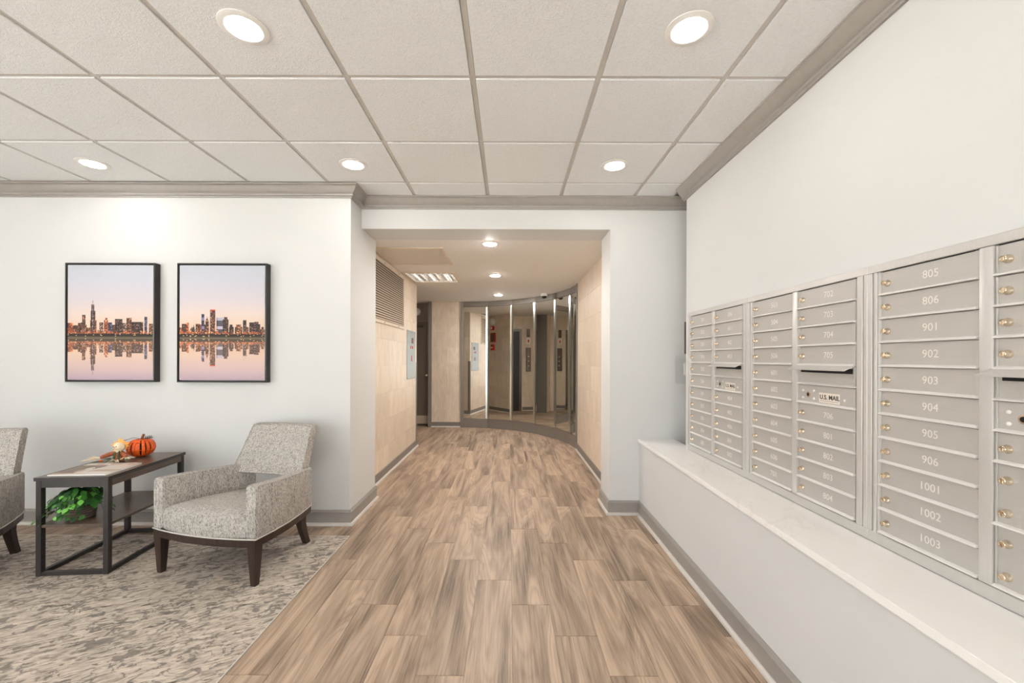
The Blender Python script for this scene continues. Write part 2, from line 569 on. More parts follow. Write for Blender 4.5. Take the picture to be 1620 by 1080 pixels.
# ---------------------------------------------------------------- walls
bm = B(); box(bm, XLEFT - 0.2, -1.25, YL, 3.95, 0, 2.9)
w_left = struct('wall_back_left', bm, 'wall', 'off white wall with two skyline pictures')
bm = B(); box(bm, 0.856, 1.9, YB, 3.9, 0, 2.9)
w_bright = struct('wall_back_right', bm, 'wall', 'off white wall strip between hall opening and mailboxes')
bm = B(); box(bm, 1.72, 1.9, YMAIL, YB, 0, 2.9); struct('wall_niche', bm, 'wall')
bm = B(); box(bm, -1.25, 0.856, YB, 3.9, HALLC, 2.9)
struct('wall_header', bm, 'wall', 'off white header above the hall opening')
bm = B(); box(bm, XMAIL, 1.9, REAR - 0.2, YMAIL, 0, 2.9)
w_right = struct('wall_right', bm, 'wall', 'off white wall with the mailboxes')
bm = B(); box(bm, XLEFT - 0.2, XLEFT, REAR - 0.2, LWIN[0], 0, 2.9); box(bm, XLEFT - 0.2, XLEFT, LWIN[1], YL, 0, 2.9)
box(bm, XLEFT - 0.2, XLEFT, LWIN[0], LWIN[1], 0, WZ0); box(bm, XLEFT - 0.2, XLEFT, LWIN[0], LWIN[1], WZ1, 2.9)
struct('wall_left', bm, 'wall')
# rear wall with window openings
bm = B()
zs, ze = WZ0, WZ1
xs = [XLEFT] + [v for w in WINDOWS for v in w] + [XMAIL]
for i in range(0, len(xs), 2):
    box(bm, xs[i], xs[i + 1], REAR - 0.2, REAR, 0, 2.9)
for (x0, x1) in WINDOWS:
    box(bm, x0, x1, REAR - 0.2, REAR, 0, zs); box(bm, x0, x1, REAR - 0.2, REAR, ze, 2.9)
struct('wall_rear', bm, 'wall')
for i, (x0, x1) in enumerate(WINDOWS):
    bm = B()
    for a, b, c, d in ((x0, x0 + .05, zs, ze), (x1 - .05, x1, zs, ze), (x0 + .05, x1 - .05, zs, zs + .05), (x0 + .05, x1 - .05, ze - .05, ze),
                       ((x0 + x1) / 2 - .025, (x0 + x1) / 2 + .025, zs + .05, ze - .05)):
        box(bm, a, b, REAR - 0.1, REAR - 0.05, c, d)
    wf = struct('window_%d' % (i + 1), bm, 'black')
    for a, b in ((x0 + .05, (x0 + x1) / 2 - .025), ((x0 + x1) / 2 + .025, x1 - .05)):
        boxo('pane', (a, REAR - 0.08, zs + .05), (b, REAR - 0.074, ze - .05), 'glass', wf)
bm = B()
y0, y1 = LWIN
for a, b, c, d in ((y0, y0 + .05, zs, ze), (y1 - .05, y1, zs, ze), (y0 + .05, y1 - .05, zs, zs + .05), (y0 + .05, y1 - .05, ze - .05, ze),
                   ((y0 + y1) / 2 - .025, (y0 + y1) / 2 + .025, zs + .05, ze - .05)):
    box(bm, XLEFT - 0.1, XLEFT - 0.05, a, b, c, d)
wf = struct('window_4', bm, 'black')
for a, b in ((y0 + .05, (y0 + y1) / 2 - .025), ((y0 + y1) / 2 + .025, y1 - .05)):
    boxo('pane', (XLEFT - 0.08, a, zs + .05), (XLEFT - 0.074, b, ze - .05), 'glass', wf)
bm = B(); box(bm, -25, 12, -20, REAR - 0.25, -0.2, -0.1); box(bm, -25, XLEFT - 0.25, REAR - 0.25, 14, -0.2, -0.1)
struct('ground_outside', bm, 'outside')

# hall shells
HXL, HXR, HYE = -1.385, 0.995, 6.33
bm = B(); box(bm, -3.1, HXL - 0.004, 3.95, HYE - 0.004, 0, 2.9)
w_hl = struct('wall_hall_left', bm, 'travgrout', 'beige travertine wall on the left of the hall')
bm = B(); box(bm, HXR + 0.004, 1.9, 3.9, 8.9, 0, 2.9)
w_hr = struct('wall_hall_right', bm, 'travgrout', 'beige travertine wall on the right of the hall')
YH = 8.12
bm = B(); box(bm, -1.485, 1.1, YH + 0.004, 8.9, 0, 2.9); box(bm, -3.1, -2.45, YH + 0.004, 8.9, 0, 2.9); box(bm, -2.45, -1.485, 8.42, 8.9, 0, 2.9)
w_hb = struct('wall_hall_back', bm, 'travgrout', 'beige travertine wall at the end of the hall')
XE = -2.8
bm = B(); box(bm, -3.1, XE - 0.004, HYE - 0.004, YH + 0.1, 0, 2.9)
w_he = struct('wall_alcove_end', bm, 'travgrout')

# travertine tiles: axis 'x' -> wall normal +-X, running along y
TH, TW = 0.30, 0.61
def tiles(parent, axis, plane, out, a0, a1, z0=0.0, z1=HALLC, holes=()):
    row = 0
    z = 0.03 - TH
    while z < z1:
        lo, hi = max(z, z0), min(z + TH, z1)
        if hi - lo > 0.01:
            s = a0 - (TW * 0.5 if row % 2 else 0.0)
            while s < a1:
                p, q = max(s, a0), min(s + TW, a1)
                segs = [(p, q, lo, hi)]
                for (h0, h1, g0, g1) in holes:
                    nx = []
                    for (p_, q_, l_, t_) in segs:
                        if q_ <= h0 or p_ >= h1 or t_ <= g0 or l_ >= g1: nx.append((p_, q_, l_, t_)); continue
                        if p_ < h0: nx.append((p_, h0, l_, t_))
                        if q_ > h1: nx.append((h1, q_, l_, t_))
                        if l_ < g0: nx.append((max(p_, h0), min(q_, h1), l_, g0))
                        if t_ > g1: nx.append((max(p_, h0), min(q_, h1), g1, t_))
                    segs = nx
                for (p_, q_, l_, t_) in segs:
                    if q_ - p_ < 0.015 or t_ - l_ < 0.01: continue
                    g = 0.0007
                    bm = B()
                    w, h = q_ - p_, t_ - l_
                    if axis == 'x':
                        box(bm, -0.004 * out, 0.0, g, w - g, g, h - g, 0.0006, 1); loc = (plane, p_, l_)
                    else:
                        box(bm, g, w - g, -0.004 * out, 0.0, g, h - g, 0.0006, 1); loc = (p_, plane, l_)
                    new_obj('wall_tile', mesh_of('wall_tile', bm, 'trav'), parent, loc)
                s += TW
        z += TH; row += 1

tiles(w_hl, 'x', HXL, 1, 3.95, HYE)
tiles(w_hl, 'y', HYE, 1, XE, HXL)
tiles(w_hr, 'x', HXR, -1, 3.9, 6.16)
tiles(w_hb, 'y', YH, -1, -1.485, -0.89)
tiles(w_hb, 'y', YH, -1, XE, -2.45)
tiles(w_he, 'x', XE, 1, HYE, YH, holes=[(7.12, 7.95, 0.0, 2.08)])

# ---------------------------------------------------------------- ceilings
bm = B(); box(bm, XLEFT - 0.2, 1.9, REAR - 0.2, 4.0, CEIL + 0.02, 2.95)
ceil = struct('ceiling', bm, 'tile', 'white suspended tile ceiling of the lobby')
G0, GP = -0.18, 0.61
gx = [G0 + GP * k for k in range(-9, 3)]
gy = [3.26 + GP * k for k in range(-11, 1)]
RX1, RY1 = 1.334, 3.51
TEE = 0.024
bm = B(); box(bm, -TEE / 2, TEE / 2, REAR, YB, 0.0, 0.012, 0.0008, 1)
me_main = mesh_of('main_tee', bm, 'tee')
for x in gx:
    if x > XLEFT:
        if x < -1.25:
            bm2 = B(); box(bm2, -TEE / 2, TEE / 2, REAR, YL - 0.05, 0.0, 0.012, 0.0008, 1)
            new_obj('main_tee', mesh_of('main_tee', bm2, 'tee'), ceil, (x, 0, CEIL))
        else:
            new_obj('main_tee', me_main, ceil, (x, 0, CEIL))
cells_x = [(XLEFT + 0.05, gx[1])] if gx[0] < XLEFT else [(XLEFT + 0.05, gx[0])]
gxx = [x for x in gx if x > XLEFT]
spans_x = [(XLEFT, gxx[0])] + list(zip(gxx, gxx[1:])) + [(gxx[-1], 1.38)]
gyy = [y for y in gy if y > REAR]
spans_y = [(REAR, gyy[0])] + list(zip(gyy, gyy[1:])) + [(gyy[-1], YB)]
cache = {}
for (x0, x1) in spans_x:
    for y in gyy:
        w = round(x1 - x0 - TEE, 4)
        if ('c', w) not in cache:
            bm = B(); box(bm, 0, w, -TEE / 2, TEE / 2, 0.0005, 0.012, 0.0008, 1)
            cache[('c', w)] = mesh_of('cross_tee', bm, 'tee')
        new_obj('cross_tee', cache[('c', w)], ceil, (x0 + TEE / 2, y, CEIL))
    for (y0, y1) in spans_y:
        if x1 < -1.2 and y0 > 3.2: continue
        g = 0.014
        w, d = round(x1 - x0 - 2 * g, 4), round(y1 - y0 - 2 * g, 4)
        if ('t', w, d) not in cache:
            bm = B(); box(bm, 0, w, 0, d, -0.007, 0.014, 0.0015, 1)
            cache[('t', w, d)] = mesh_of('ceiling_tile', bm, 'tile')
        new_obj('ceiling_tile', cache[('t', w, d)], ceil, (x0 + g, y0 + g, CEIL))

# hall ceiling with a hole for the troffer
TX0, TX1, TY0, TY1 = -1.345, -0.715, 5.37, 6.04
bm = B()
box(bm, -3.1, 1.3, 3.9, TY0, HALLC, HALLC + 0.12); box(bm, -3.1, 1.3, TY1, 8.9, HALLC, HALLC + 0.12)
box(bm, -3.1, TX0, TY0, TY1, HALLC, HALLC + 0.12); box(bm, TX1, 1.3, TY0, TY1, HALLC, HALLC + 0.12)
struct('ceiling_hall', bm, 'hallc', 'smooth beige hall ceiling')

# ---------------------------------------------------------------- crown moulding and baseboards
crown = [(0, 0), (0.066, 0), (0.070, -0.004), (0.070, -0.014), (0.062, -0.018), (0.056, -0.030), (0.044, -0.050), (0.030, -0.063),
         (0.020, -0.069), (0.020, -0.075), (0.024, -0.078), (0.022, -0.086), (0.014, -0.090), (0.012, -0.100), (0, -0.100)]
ZC = CEIL - 0.004
bm = B(); sweep(bm, [(XLEFT, REAR), (XLEFT, YL), (-1.25, YL), (-1.25, YB), (1.72, YB)], crown, -1.0, ZC)
struct('trim_1', bm, 'trim', 'grey crown moulding above the picture wall and hall opening', 40)
bm = B(); sweep(bm, [(XMAIL, REAR), (XMAIL, YMAIL + 0.04)], crown, 1.0, ZC)
struct('trim_2', bm, 'trim', 'grey crown moulding above the mailboxes', 40)

bbody = [(0, 0.008), (0.014, 0.008), (0.014, 0.098), (0, 0.098)]
bcap = [(0, 0.098), (0.017, 0.098), (0.018, 0.103), (0.012, 0.110), (0.011, 0.116), (0.007, 0.120), (0, 0.120)]
bshoe = [(0, 0), (0.030, 0), (0.030, 0.008), (0.026, 0.017), (0.018, 0.022), (0, 0.022)]
def baseboard(name, path, side, label=None, body='trim', plain_cap=True):
    bm = B(); sweep(bm, path, bbody, side)
    o = struct(name, bm, body, label, 40)
    if plain_cap:
        bm = B(); sweep(bm, path, bcap, side); c = obj('cap_moulding', bm, 'trim', o, 40)
    bm = B(); sweep(bm, path, bshoe, side); s = obj('shoe_moulding', bm, 'shoe', o, 40)
    s['label'] = 'pale shoe moulding'
    return o
baseboard('baseboard_left', [(XLEFT, LWIN[1]), (XLEFT, YL), (-1.25, YL), (-1.25, 3.95), (HXL, 3.95)], -1.0, 'grey baseboard with pale shoe along the picture wall')
CX0, CX1 = 1.068, 1.108    # counter face at y = 0 and y = YB
def cface(y): return CX0 + (CX1 - CX0) * y / YB
baseboard('baseboard_right', [(HXR, 3.9), (0.856, 3.9), (0.856, YB), (cface(YB), YB), (cface(REAR), REAR)], -1.0, 'grey baseboard with pale shoe along the mailbox ledge')
baseboard('baseboard_hall_left', [(HXL, 3.95), (HXL, HYE), (XE, HYE)], -1.0, 'grey baseboard along the left travertine wall', 'hallgrey', False)
baseboard('baseboard_hall_right', [(HXR, 6.13), (HXR, 3.9)], -1.0, 'grey baseboard along the right travertine wall', 'hallgrey', False)
baseboard('baseboard_hall_back', [(-1.485, YH), (-0.90, YH)], -1.0, 'grey baseboard below the far travertine panel', 'hallgrey', False)
baseboard('baseboard_alcove', [(XE, HYE), (XE, 7.10)], -1.0, None, 'hallgrey', False)

# ---------------------------------------------------------------- counter ledge below the mailboxes
led = thing('mailbox_ledge', 'long white quartz topped ledge running below the mailboxes', 'ledge', (1.25, 1.0, 0))
bm = B()
pts = [(cface(REAR), REAR), (cface(YB), YB), (XMAIL, YB), (XMAIL, REAR)]
def prism(bm, pts, z0, z1, off=(0, 0)):
    loft(bm, [[(x - off[0], y - off[1], z) for x, y in pts] for z in (z0, z1)])
prism(bm, pts, 0.0, 0.606, (1.25, 1.0)); obj('front_panel', bm, 'wall', led)
bm = B(); prism(bm, [(cface(REAR) + 0.02, REAR), (cface(YB) + 0.02, YB), (XMAIL, YB), (XMAIL, REAR)], 0.606, 0.612, (1.25, 1.0)); obj('shadow_reveal', bm, 'trim', led)  # recessed grey strip added to form a shadow line under the slab
bm = B()
pts = [(cface(REAR) - 0.022, REAR), (cface(YB) - 0.012, YB), (XMAIL, YB), (XMAIL, REAR)]
prism(bm, pts, 0.612, 0.638, (1.25, 1.0))
bmesh.ops.bevel(bm, geom=bm.edges[:], offset=0.0015, segments=2, affect='EDGES')
o = obj('countertop', bm, 'quartz', led, 35); o['label'] = 'white quartz slab with faint veins'

# ---------------------------------------------------------------- downlights
def downlight(x, y, z, r_lens, r_trim, mat, label, group):
    t = thing('downlight', label, 'light', (x, y, z), 0, group)
    bm = B(); lathe(bm, [(r_lens, 0.0), (r_trim, 0.0), (r_trim, -0.003), (r_trim - 0.008, -0.006), (r_lens + 0.004, -0.007), (r_lens, -0.004)], 32)
    obj('trim_ring', bm, 'lampring', t, 40)
    bm = B(); lathe(bm, [(r_lens + 0.001, -0.001), (r_lens + 0.001, -0.0050), (r_lens * 0.85, -0.0100), (r_lens * 0.5, -0.0130), (r_lens * 0.05, -0.0140)], 32)
    o = obj('lens', bm, mat, t, 40); o['label'] = 'glowing lens'
named = {(-1.095, 1.735): 'round downlight above camera left, in the nearest ceiling row', (0.737, 1.735): 'round downlight above camera right, in the nearest ceiling row',
         (-2.92, 2.955): 'leftmost round downlight, above the skyline pictures', (-1.095, 2.955): 'round downlight near the crown moulding corner left of the hall',
         (0.737, 2.955): 'round downlight near the crown moulding right of the hall'}
for x in (-4.75, -2.92, -1.095, 0.737):
    for y in (2.955, 1.735, 0.515, -0.705, -1.925):  # unlisted positions are out of view, added to light the room
        lab = named.get((x, y), 'round downlight out of view, added to light the lobby')
        downlight(x, y, CEIL - 0.0075, 0.066, 0.095, 'lens', lab, 'recessed downlights in the lobby ceiling')
for y, lab in ((4.02, 'nearest of three round downlights in the hall ceiling'), (5.54, 'middle of three round downlights in the hall ceiling'),
               (7.21, 'farthest of three round downlights in the hall ceiling')):
    downlight(-0.183, y, HALLC, 0.060, 0.078, 'halllens', lab, 'recessed downlights in the hall ceiling')

# troffer
t = thing('troffer_light', 'square fluorescent ceiling light with a silver louvre', 'light', ((TX0 + TX1) / 2, (TY0 + TY1) / 2, HALLC))
hw, hd = (TX1 - TX0) / 2, (TY1 - TY0) / 2
bm = B()
for a, b, c, d in ((-hw - .02, -hw + .012, -hd - .02, hd + .02), (hw - .012, hw + .02, -hd - .02, hd + .02), (-hw + .012, hw - .012, -hd - .02, -hd + .012), (-hw + .012, hw - .012, hd - .012, hd + .02)):
    box(bm, a, b, c, d, -0.006, 0.002)
obj('frame', bm, 'beigemetal', t)
bm = B(); box(bm, -hw + .002, hw - .002, -hd + .002, hd - .002, 0.085, 0.1); obj('reflector', bm, 'white', t)
for k in (-0.2, 0.0, 0.2):
    bm = B(); tube(bm, [(k, -hd + .03, 0.06), (k, hd - .03, 0.06)], 0.013, 10); obj('lamp_tube', bm, 'tube', t, 60)
bm = B()
for i in range(1, 9):
    x = -hw + .012 + (2 * hw - .024) * i / 9; box(bm, x - .002, x + .002, -hd + .012, hd - .012, 0.0, 0.04)
for i in range(1, 6):
    y = -hd + .012 + (2 * hd - .024) * i / 6; box(bm, -hw + .012, hw - .012, y - .002, y + .002, 0.0, 0.04)
o = obj('louvre', bm, 'chrome', t); o['label'] = 'silver grid louvre'
# access panel
t = thing('access_panel', 'square beige access panel in the hall ceiling', 'panel', (-1.01, 4.53, HALLC))
boxo('panel', (-0.33, -0.345, -0.004), (0.33, 0.345, 0.0), 'panelbeige', t)
for a, b, c, d in ((-.355, -.33, -.37, .37), (.33, .355, -.37, .37), (-.33, .33, -.37, -.345), (-.33, .33, .345, .37)):
    boxo('frame_rail', (a, c, -0.010), (b, d, 0.0), 'beigemetal', t, 0.002, 1)
# dome camera
t = thing('dome_camera', 'small white dome security camera on the hall ceiling near the mirrors', 'camera', (0.585, 7.03, HALLC))
bm = B(); lathe(bm, [(0.056, 0), (0.058, -0.03), (0.054, -0.048), (0.046, -0.05)], 24); obj('housing', bm, 'white', t, 40)
bm = B(); lathe(bm, [(0.044, -0.048), (0.042, -0.064), (0.032, -0.08), (0.015, -0.089), (0.002, -0.091)], 24); obj('dome', bm, 'black', t, 60)

# ---------------------------------------------------------------- hall details
# vent grille
t = thing('air_vent', 'large beige louvred air vent high on the left travertine wall', 'vent', (HXL, 4.75, 1.73))
VY0, VY1, VZ1 = -0.74, 0.76, 0.615
bm = B()
boxo('back_plate', (0.0005, VY0, 0.0), (0.003, VY1, VZ1), 'ventback', t)
for a, b, c, d in ((VY0 - .03, VY0, -.035, VZ1 + .035), (VY1, VY1 + .03, -.035, VZ1 + .035), (VY0, VY1, -.035, 0.0), (VY0, VY1, VZ1, VZ1 + .035)):
    boxo('frame_rail', (0.0005, a, c), (0.014, b, d), 'beigemetal', t, 0.002, 1)
bm = B()
NS = 23
for_slat = [(0.0035, 0.0), (0.016, -0.012), (0.016, -0.0085), (0.0035, 0.0045)]
loft(bm, [[(x, y, z) for x, z in for_slat] for y in (VY0, VY1)])
slat_me = mesh_of('louvre_slat', bm, 'beigemetal')
for i in range(NS):
    new_obj('louvre_slat', slat_me, t, (0, 0, 0.018 + (VZ1 - 0.018) * i / NS))
for y in (-0.1, 0.5):
    bm = B(); ellipsoid(bm, (0.015, y, VZ1 + .018), (0.004, 0.008, 0.008), 8, 6); obj('screw', bm, 'wire', t, 60)
    bm = B(); ellipsoid(bm, (0.015, y, -.018), (0.004, 0.008, 0.008), 8, 6); obj('screw', bm, 'wire', t, 60)

# elevator status plate (stainless)
t = thing('elevator_status_plate', 'brushed steel elevator indicator plate on the left travertine wall', 'control panel', (HXL, 5.97, 1.03))
boxo('plate', (0.0, -0.25, 0.0), (0.006, 0.25, 0.675), 'steel', t, 0.001, 1)
boxo('display', (0.006, 0.02, 0.50), (0.009, 0.12, 0.575), 'black', t)
boxo('red_digit', (0.009, 0.05, 0.515), (0.010, 0.09, 0.56), 'red', t)
for y, z in ((-0.06, 0.425), (0.04, 0.425), (0.0, 0.29), (0.0, 0.245)):
    o = boxo('button', (0.006, y, z), (0.011, y + 0.055, z + 0.035), 'red', t, 0.002, 1)
    boxo('button_legend', (0.011, y + 0.018, z + 0.01), (0.0113, y + 0.036, z + 0.026), 'white', o)
for y in (-0.23, 0.0, 0.23):
    for z in (0.02, 0.655):
        bm = B(); ellipsoid(bm, (0.006, y, z), (0.003, 0.006, 0.006), 8, 6); obj('screw', bm, 'darksteel', t, 60)
# corner guard
t = tag(obj('corner_guard', (lambda bm: (box(bm, HXL, HXL + .004, HYE - .05, HYE + .004, 0.022, 1.26), box(bm, HXL - .05, HXL, HYE, HYE + .004, 0.022, 1.26), bm)[-1])(B()), 'hallgrey'),
        'grey metal corner guard on the travertine wall corner', 'corner guard')
# grey door in the recess
bm = B()
box(bm, -1.55, -1.485, YH - 0.02, 8.42, 0, HALLC); box(bm, -2.45, -2.39, YH - 0.02, 8.42, 0, HALLC)
box(bm, -2.39, -1.55, 8.33, 8.42, 2.03, HALLC)
d1 = struct('door_1', bm, 'hallgrey', 'grey painted service door and frame at the end of the hall')
boxo('door_leaf', (-2.385, 8.345, 0.012), (-1.555, 8.39, 2.015), 'doorgrey', d1, 0.002, 1)
o = boxo('kick_plate', (-2.36, 8.340, 0.03), (-1.60, 8.345, 0.19), 'beigemetal', d1); o['label'] = 'pale kick plate'
for k in range(3):
    boxo('kick_plate_rib', (-2.36, 8.336, 0.05 + .05 * k), (-1.60, 8.340, 0.066 + .05 * k), 'beigemetal', o)
bm = B(); lathe(bm, [(0.026, 0), (0.026, 0.004), (0.011, 0.008), (0.011, 0.032), (0.024, 0.038), (0.029, 0.052), (0.024, 0.064), (0.008, 0.068)], 18)
o = obj('door_knob', bm, 'brass', d1, 40, (-1.625, 8.345, 0.985), (R(90), 0, 0)); o['label'] = 'brass door knob'
boxo('door_stop', (-1.575, 8.30, 0.02), (-1.560, 8.345, 0.17), 'black', d1, 0.003, 1)
boxo('door_closer', (-1.90, 8.30, 1.93), (-1.70, 8.345, 1.98), 'darksteel', d1, 0.004, 1)
o = boxo('notice_sticker', (-1.93, 8.3435, 1.45), (-1.87, 8.345, 1.62), 'orange', d1); o['label'] = 'small orange notice'
t = thing('alarm_bell', 'round white alarm bell above the grey service door', 'alarm bell', (-1.815, 8.33, 2.235))
bm = B(); lathe(bm, [(0.075, 0), (0.075, 0.02), (0.066, 0.04), (0.04, 0.05), (0.012, 0.052), (0.01, 0.058), (0.002, 0.06)], 24)
obj('gong', bm, 'white', t, 40, None, (R(90), 0, 0))
boxo('back_box', (-0.03, -0.004, -0.03), (0.03, 0.0, 0.03), 'darksteel', t)
# items on the alcove wall seen in the mirrors
def on_wall(name, label, cat, x, z): return thing(name, label, cat, (x, HYE, z))
t = on_wall('alarm_gong', 'round pale alarm gong reflected in the second mirror panel', 'alarm bell', -2.58, 2.27)
bm = B(); lathe(bm, [(0.09, 0), (0.09, 0.02), (0.08, 0.045), (0.05, 0.058), (0.012, 0.06), (0.01, 0.07), (0.002, 0.072)], 24); obj('gong', bm, 'white', t, 40, None, (R(-90), 0, 0))
boxo('back_box', (-.035, 0, -.035), (.035, .004, .035), 'darksteel', t)
t = on_wall('strobe_box', 'small dark red strobe box below the reflected alarm gong', 'alarm', -2.57, 2.10)
boxo('housing', (-.055, 0, -.05), (.055, .05, .05), 'red', t, 0.006, 2); boxo('lens_cover', (-.03, .05, -.03), (.03, .062, .03), 'white', t, 0.004, 1)
t = on_wall('speaker_grille', 'brown alarm speaker grille with red rim, seen in the mirror', 'speaker', -2.55, 1.86)
boxo('rim', (-.10, 0, -.12), (.10, .03, .12), 'red', t, 0.004, 1); boxo('grille', (-.085, .03, -.105), (.085, .036, .105), 'brown', t, 0.002, 1)
t = on_wall('pull_station', 'red fire pull station on travertine, seen in the mirror', 'fire alarm', -2.56, 1.61)
boxo('housing', (-.06, 0, -.075), (.06, .045, .075), 'red', t, 0.006, 2); boxo('pull_handle', (-.04, .045, -.02), (.04, .06, .012), 'white', t, 0.003, 1)
boxo('window', (-.022, .045, .022), (.022, .048, .058), 'black', t)
# elevator
bm = B()
box(bm, XE - 0.02, XE + 0.012, 7.12, 7.18, 0, 2.08); box(bm, XE - 0.02, XE + 0.012, 7.89, 7.95, 0, 2.08); box(bm, XE - 0.02, XE + 0.012, 7.18, 7.89, 2.02, 2.08)
d2 = struct('door_2', bm, 'darksteel', 'dark elevator door and frame in the alcove')
boxo('door_leaf', (XE - 0.003, 7.182, 0.0), (XE + 0.002, 7.535, 2.018), 'elevator', d2)
boxo('door_leaf', (XE - 0.003, 7.538, 0.0), (XE + 0.002, 7.888, 2.018), 'elevator', d2)
t = thing('call_station', 'dark steel elevator call station seen in the third mirror panel', 'control panel', (XE, 6.95, 1.0))
boxo('housing', (0, -.06, 0), (.05, .06, .60), 'darksteel', t, 0.004, 1)
for z in (0.14, 0.26, 0.38, 0.5):
    bm = B(); lathe(bm, [(0.014, 0), (0.014, 0.006), (0.004, 0.008)], 14); obj('button', bm, 'red' if z > .45 else 'white', t, 40, (0.05, 0, z), (0, R(90), 0))
t = thing('elevator_sign', 'small white sign with a red mark above the call station', 'sign', (XE, 6.95, 1.70))
boxo('sign_face', (0, -.05, 0), (.005, .05, .15), 'white', t); boxo('red_mark', (.005, -.02, .04), (.0055, .02, .11), 'red', t)
t = thing('hall_indicator', 'narrow dark elevator position indicator above the white sign', 'indicator', (XE, 6.95, 1.88))
boxo('housing', (0, -.04, 0), (.02, .04, .20), 'black', t, 0.003, 1); boxo('bezel', (.02, -.03, .02), (.022, .03, .18), 'darksteel', t)

# curved mirror wall
pts = [Vector((-0.89, 8.09))]
for ang, w in ((7.5, .49), (26, .51), (41, .54), (56, .55), (69, .50), (82, .40)):
    pts.append(pts[-1] + Vector((math.cos(R(ang)), -math.sin(R(ang)))) * w)
mw = thing('curved_mirror_wall', 'curved wall of tall bevelled mirror panels in grey surround at hall end', 'mirror wall', (0, 7.2, 0))
ORG = Vector((0, 7.2))
Z0, Z1 = 0.172, 2.315
for i in range(6):
    a, b = pts[i] - ORG, pts[i + 1] - ORG
    d = (b - a); L = d.length; d.normalize()
    n = Vector((-d.y, d.x))
    if n.y > 0: n = -n
    def P(s, o, z): return (a.x + d.x * s + n.x * o, a.y + d.y * s + n.y * o, z)
    def slab(name, s0, s1, o0, o1, z0, z1, mat, par, bev=0.001):
        bm = B()
        loft(bm, [[P(s0, o0, z), P(s1, o0, z), P(s1, o1, z), P(s0, o1, z)] for z in (z0, z1)])
        return obj(name, bm, mat, par)
    slab('base_panel', 0, L, -0.02, 0.006, 0.0, Z0, 'hallgrey', mw)
    slab('head_panel', 0, L, -0.02, 0.006, Z1, HALLC, 'hallgrey', mw)
    # mirror with bevelled edges
    g, bw = 0.003, 0.034
    bm = B()
    outer = [P(g, 0.0, Z0 + .004), P(L - g, 0.0, Z0 + .004), P(L - g, 0.0, Z1 - .004), P(g, 0.0, Z1 - .004)]
    inner = [P(g + bw, 0.004, Z0 + .012), P(L - g - bw, 0.004, Z0 + .012), P(L - g - bw, 0.004, Z1 - .012), P(g + bw, 0.004, Z1 - .012)]
    back = [P(g, -0.006, Z0 + .004), P(L - g, -0.006, Z0 + .004), P(L - g, -0.006, Z1 - .004), P(g, -0.006, Z1 - .004)]
    vo, vi, vb = [[bm.verts.new(p) for p in q] for q in (outer, inner, back)]
    f = bm.faces.new(vi); f.material_index = 0
    for k in range(4):
        j = (k + 1) % 4
        for q in ((vo[k], vo[j], vi[j], vi[k]), (vb[k], vb[j], vo[j], vo[k])):
            f = bm.faces.new(q); f.material_index = 1
    bm.faces.new(vb[::-1]).material_index = 1
    mo = obj('mirror_panel', bm, ['mirror', 'mirror_edge'], mw); mo['label'] = 'tall bevelled mirror panel'
    slab('mirror_channel', 0, L, 0.0, 0.010, Z0 - 0.002, Z0 + .006, 'chrome', mw)
for p, w in ((pts[0] - ORG, 0), (pts[-1] - ORG, 1)):
    if w == 0: boxo('side_post', (p.x - .035, p.y - .01, 0), (p.x + .012, p.y + .05, HALLC), 'hallgrey', mw)
    else: boxo('side_post', (p.x - .03, p.y - .03, 0), (p.x + .02, p.y + .012, HALLC), 'hallgrey', mw)

# ---------------------------------------------------------------- clear guard and dark panel beside the mail wall
t = thing('thermostat_guard', 'clear plastic thermostat guard on the wall behind the mailboxes', 'thermostat guard', (1.51, YB, 1.11))
bm = B(); box(bm, -0.105, 0.105, -0.055, -0.0005, 0.0, 0.235, 0.006, 2); 
ip = B()
obj('cover', bm, 'clear', t, 35)
boxo('thermostat', (-.035, -.032, .065), (.075, -.002, .175), 'white', t, 0.01, 3)
t = thing('wall_notice', 'dark framed notice mostly hidden behind the mailbox wall', 'notice', (1.60, YB, 1.36))
boxo('frame', (-.115, -.02, 0), (.115, 0, .27), 'brown', t, 0.002, 1); boxo('paper', (-.10, -.021, .015), (.10, -.02, .255), 'paper', t)

# ---------------------------------------------------------------- mailboxes
UN, VN, CW, DIV = 11, 0.0857, 0.325, 0.038
XF = 1.36
MROT = Matrix(((0, 0, -1, 0), (-1, 0, 0, 0), (0, 1, 0, 0), (0, 0, 0, 1)))
def door_mesh(w, h):
    bm = B()
    g = 0.0012
    box(bm, g, w - g, g, h - g, 0.001, 0.010, 0.0006, 1)
    # proud lip along the bottom edge with a sloped upper face
    loft(bm, [[(x, 0.0105, 0.0095), (x, 0.0065, 0.0195), (x, 0.0045, 0.0215), (x, 0.0020, 0.0215), (x, g, 0.0200), (x, g, 0.0095)] for x in (g, w - g)])
    box(bm, w - 0.011, w - g, 0.0085, h - g, 0.010, 0.0135, 0.0008, 1)   # hinge side bead
    box(bm, g, 0.007, 0.0085, h - g, 0.010, 0.0130, 0.0008, 1)
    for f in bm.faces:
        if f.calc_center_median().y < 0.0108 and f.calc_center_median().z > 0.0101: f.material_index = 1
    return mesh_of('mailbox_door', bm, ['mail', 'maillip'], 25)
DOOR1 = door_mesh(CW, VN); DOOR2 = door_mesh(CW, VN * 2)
bm = B(); lathe(bm, [(0.0120, 0.0), (0.0120, 0.003), (0.0095, 0.006), (0.0090, 0.017), (0.0075, 0.0185), (0.0070, 0.0165), (0.0015, 0.0160)], 18)
box(bm, -0.0008, 0.0008, -0.004, 0.004, 0.0160, 0.0172)
LOCK = mesh_of('lock', bm, 'brass', 40)
bm = B(); ellipsoid(bm, (0, 0, 0), (0.0062, 0.0062, 0.004), 10, 8); SCREW = mesh_of('rivet', bm, 'number', 60)
NUMS = {}
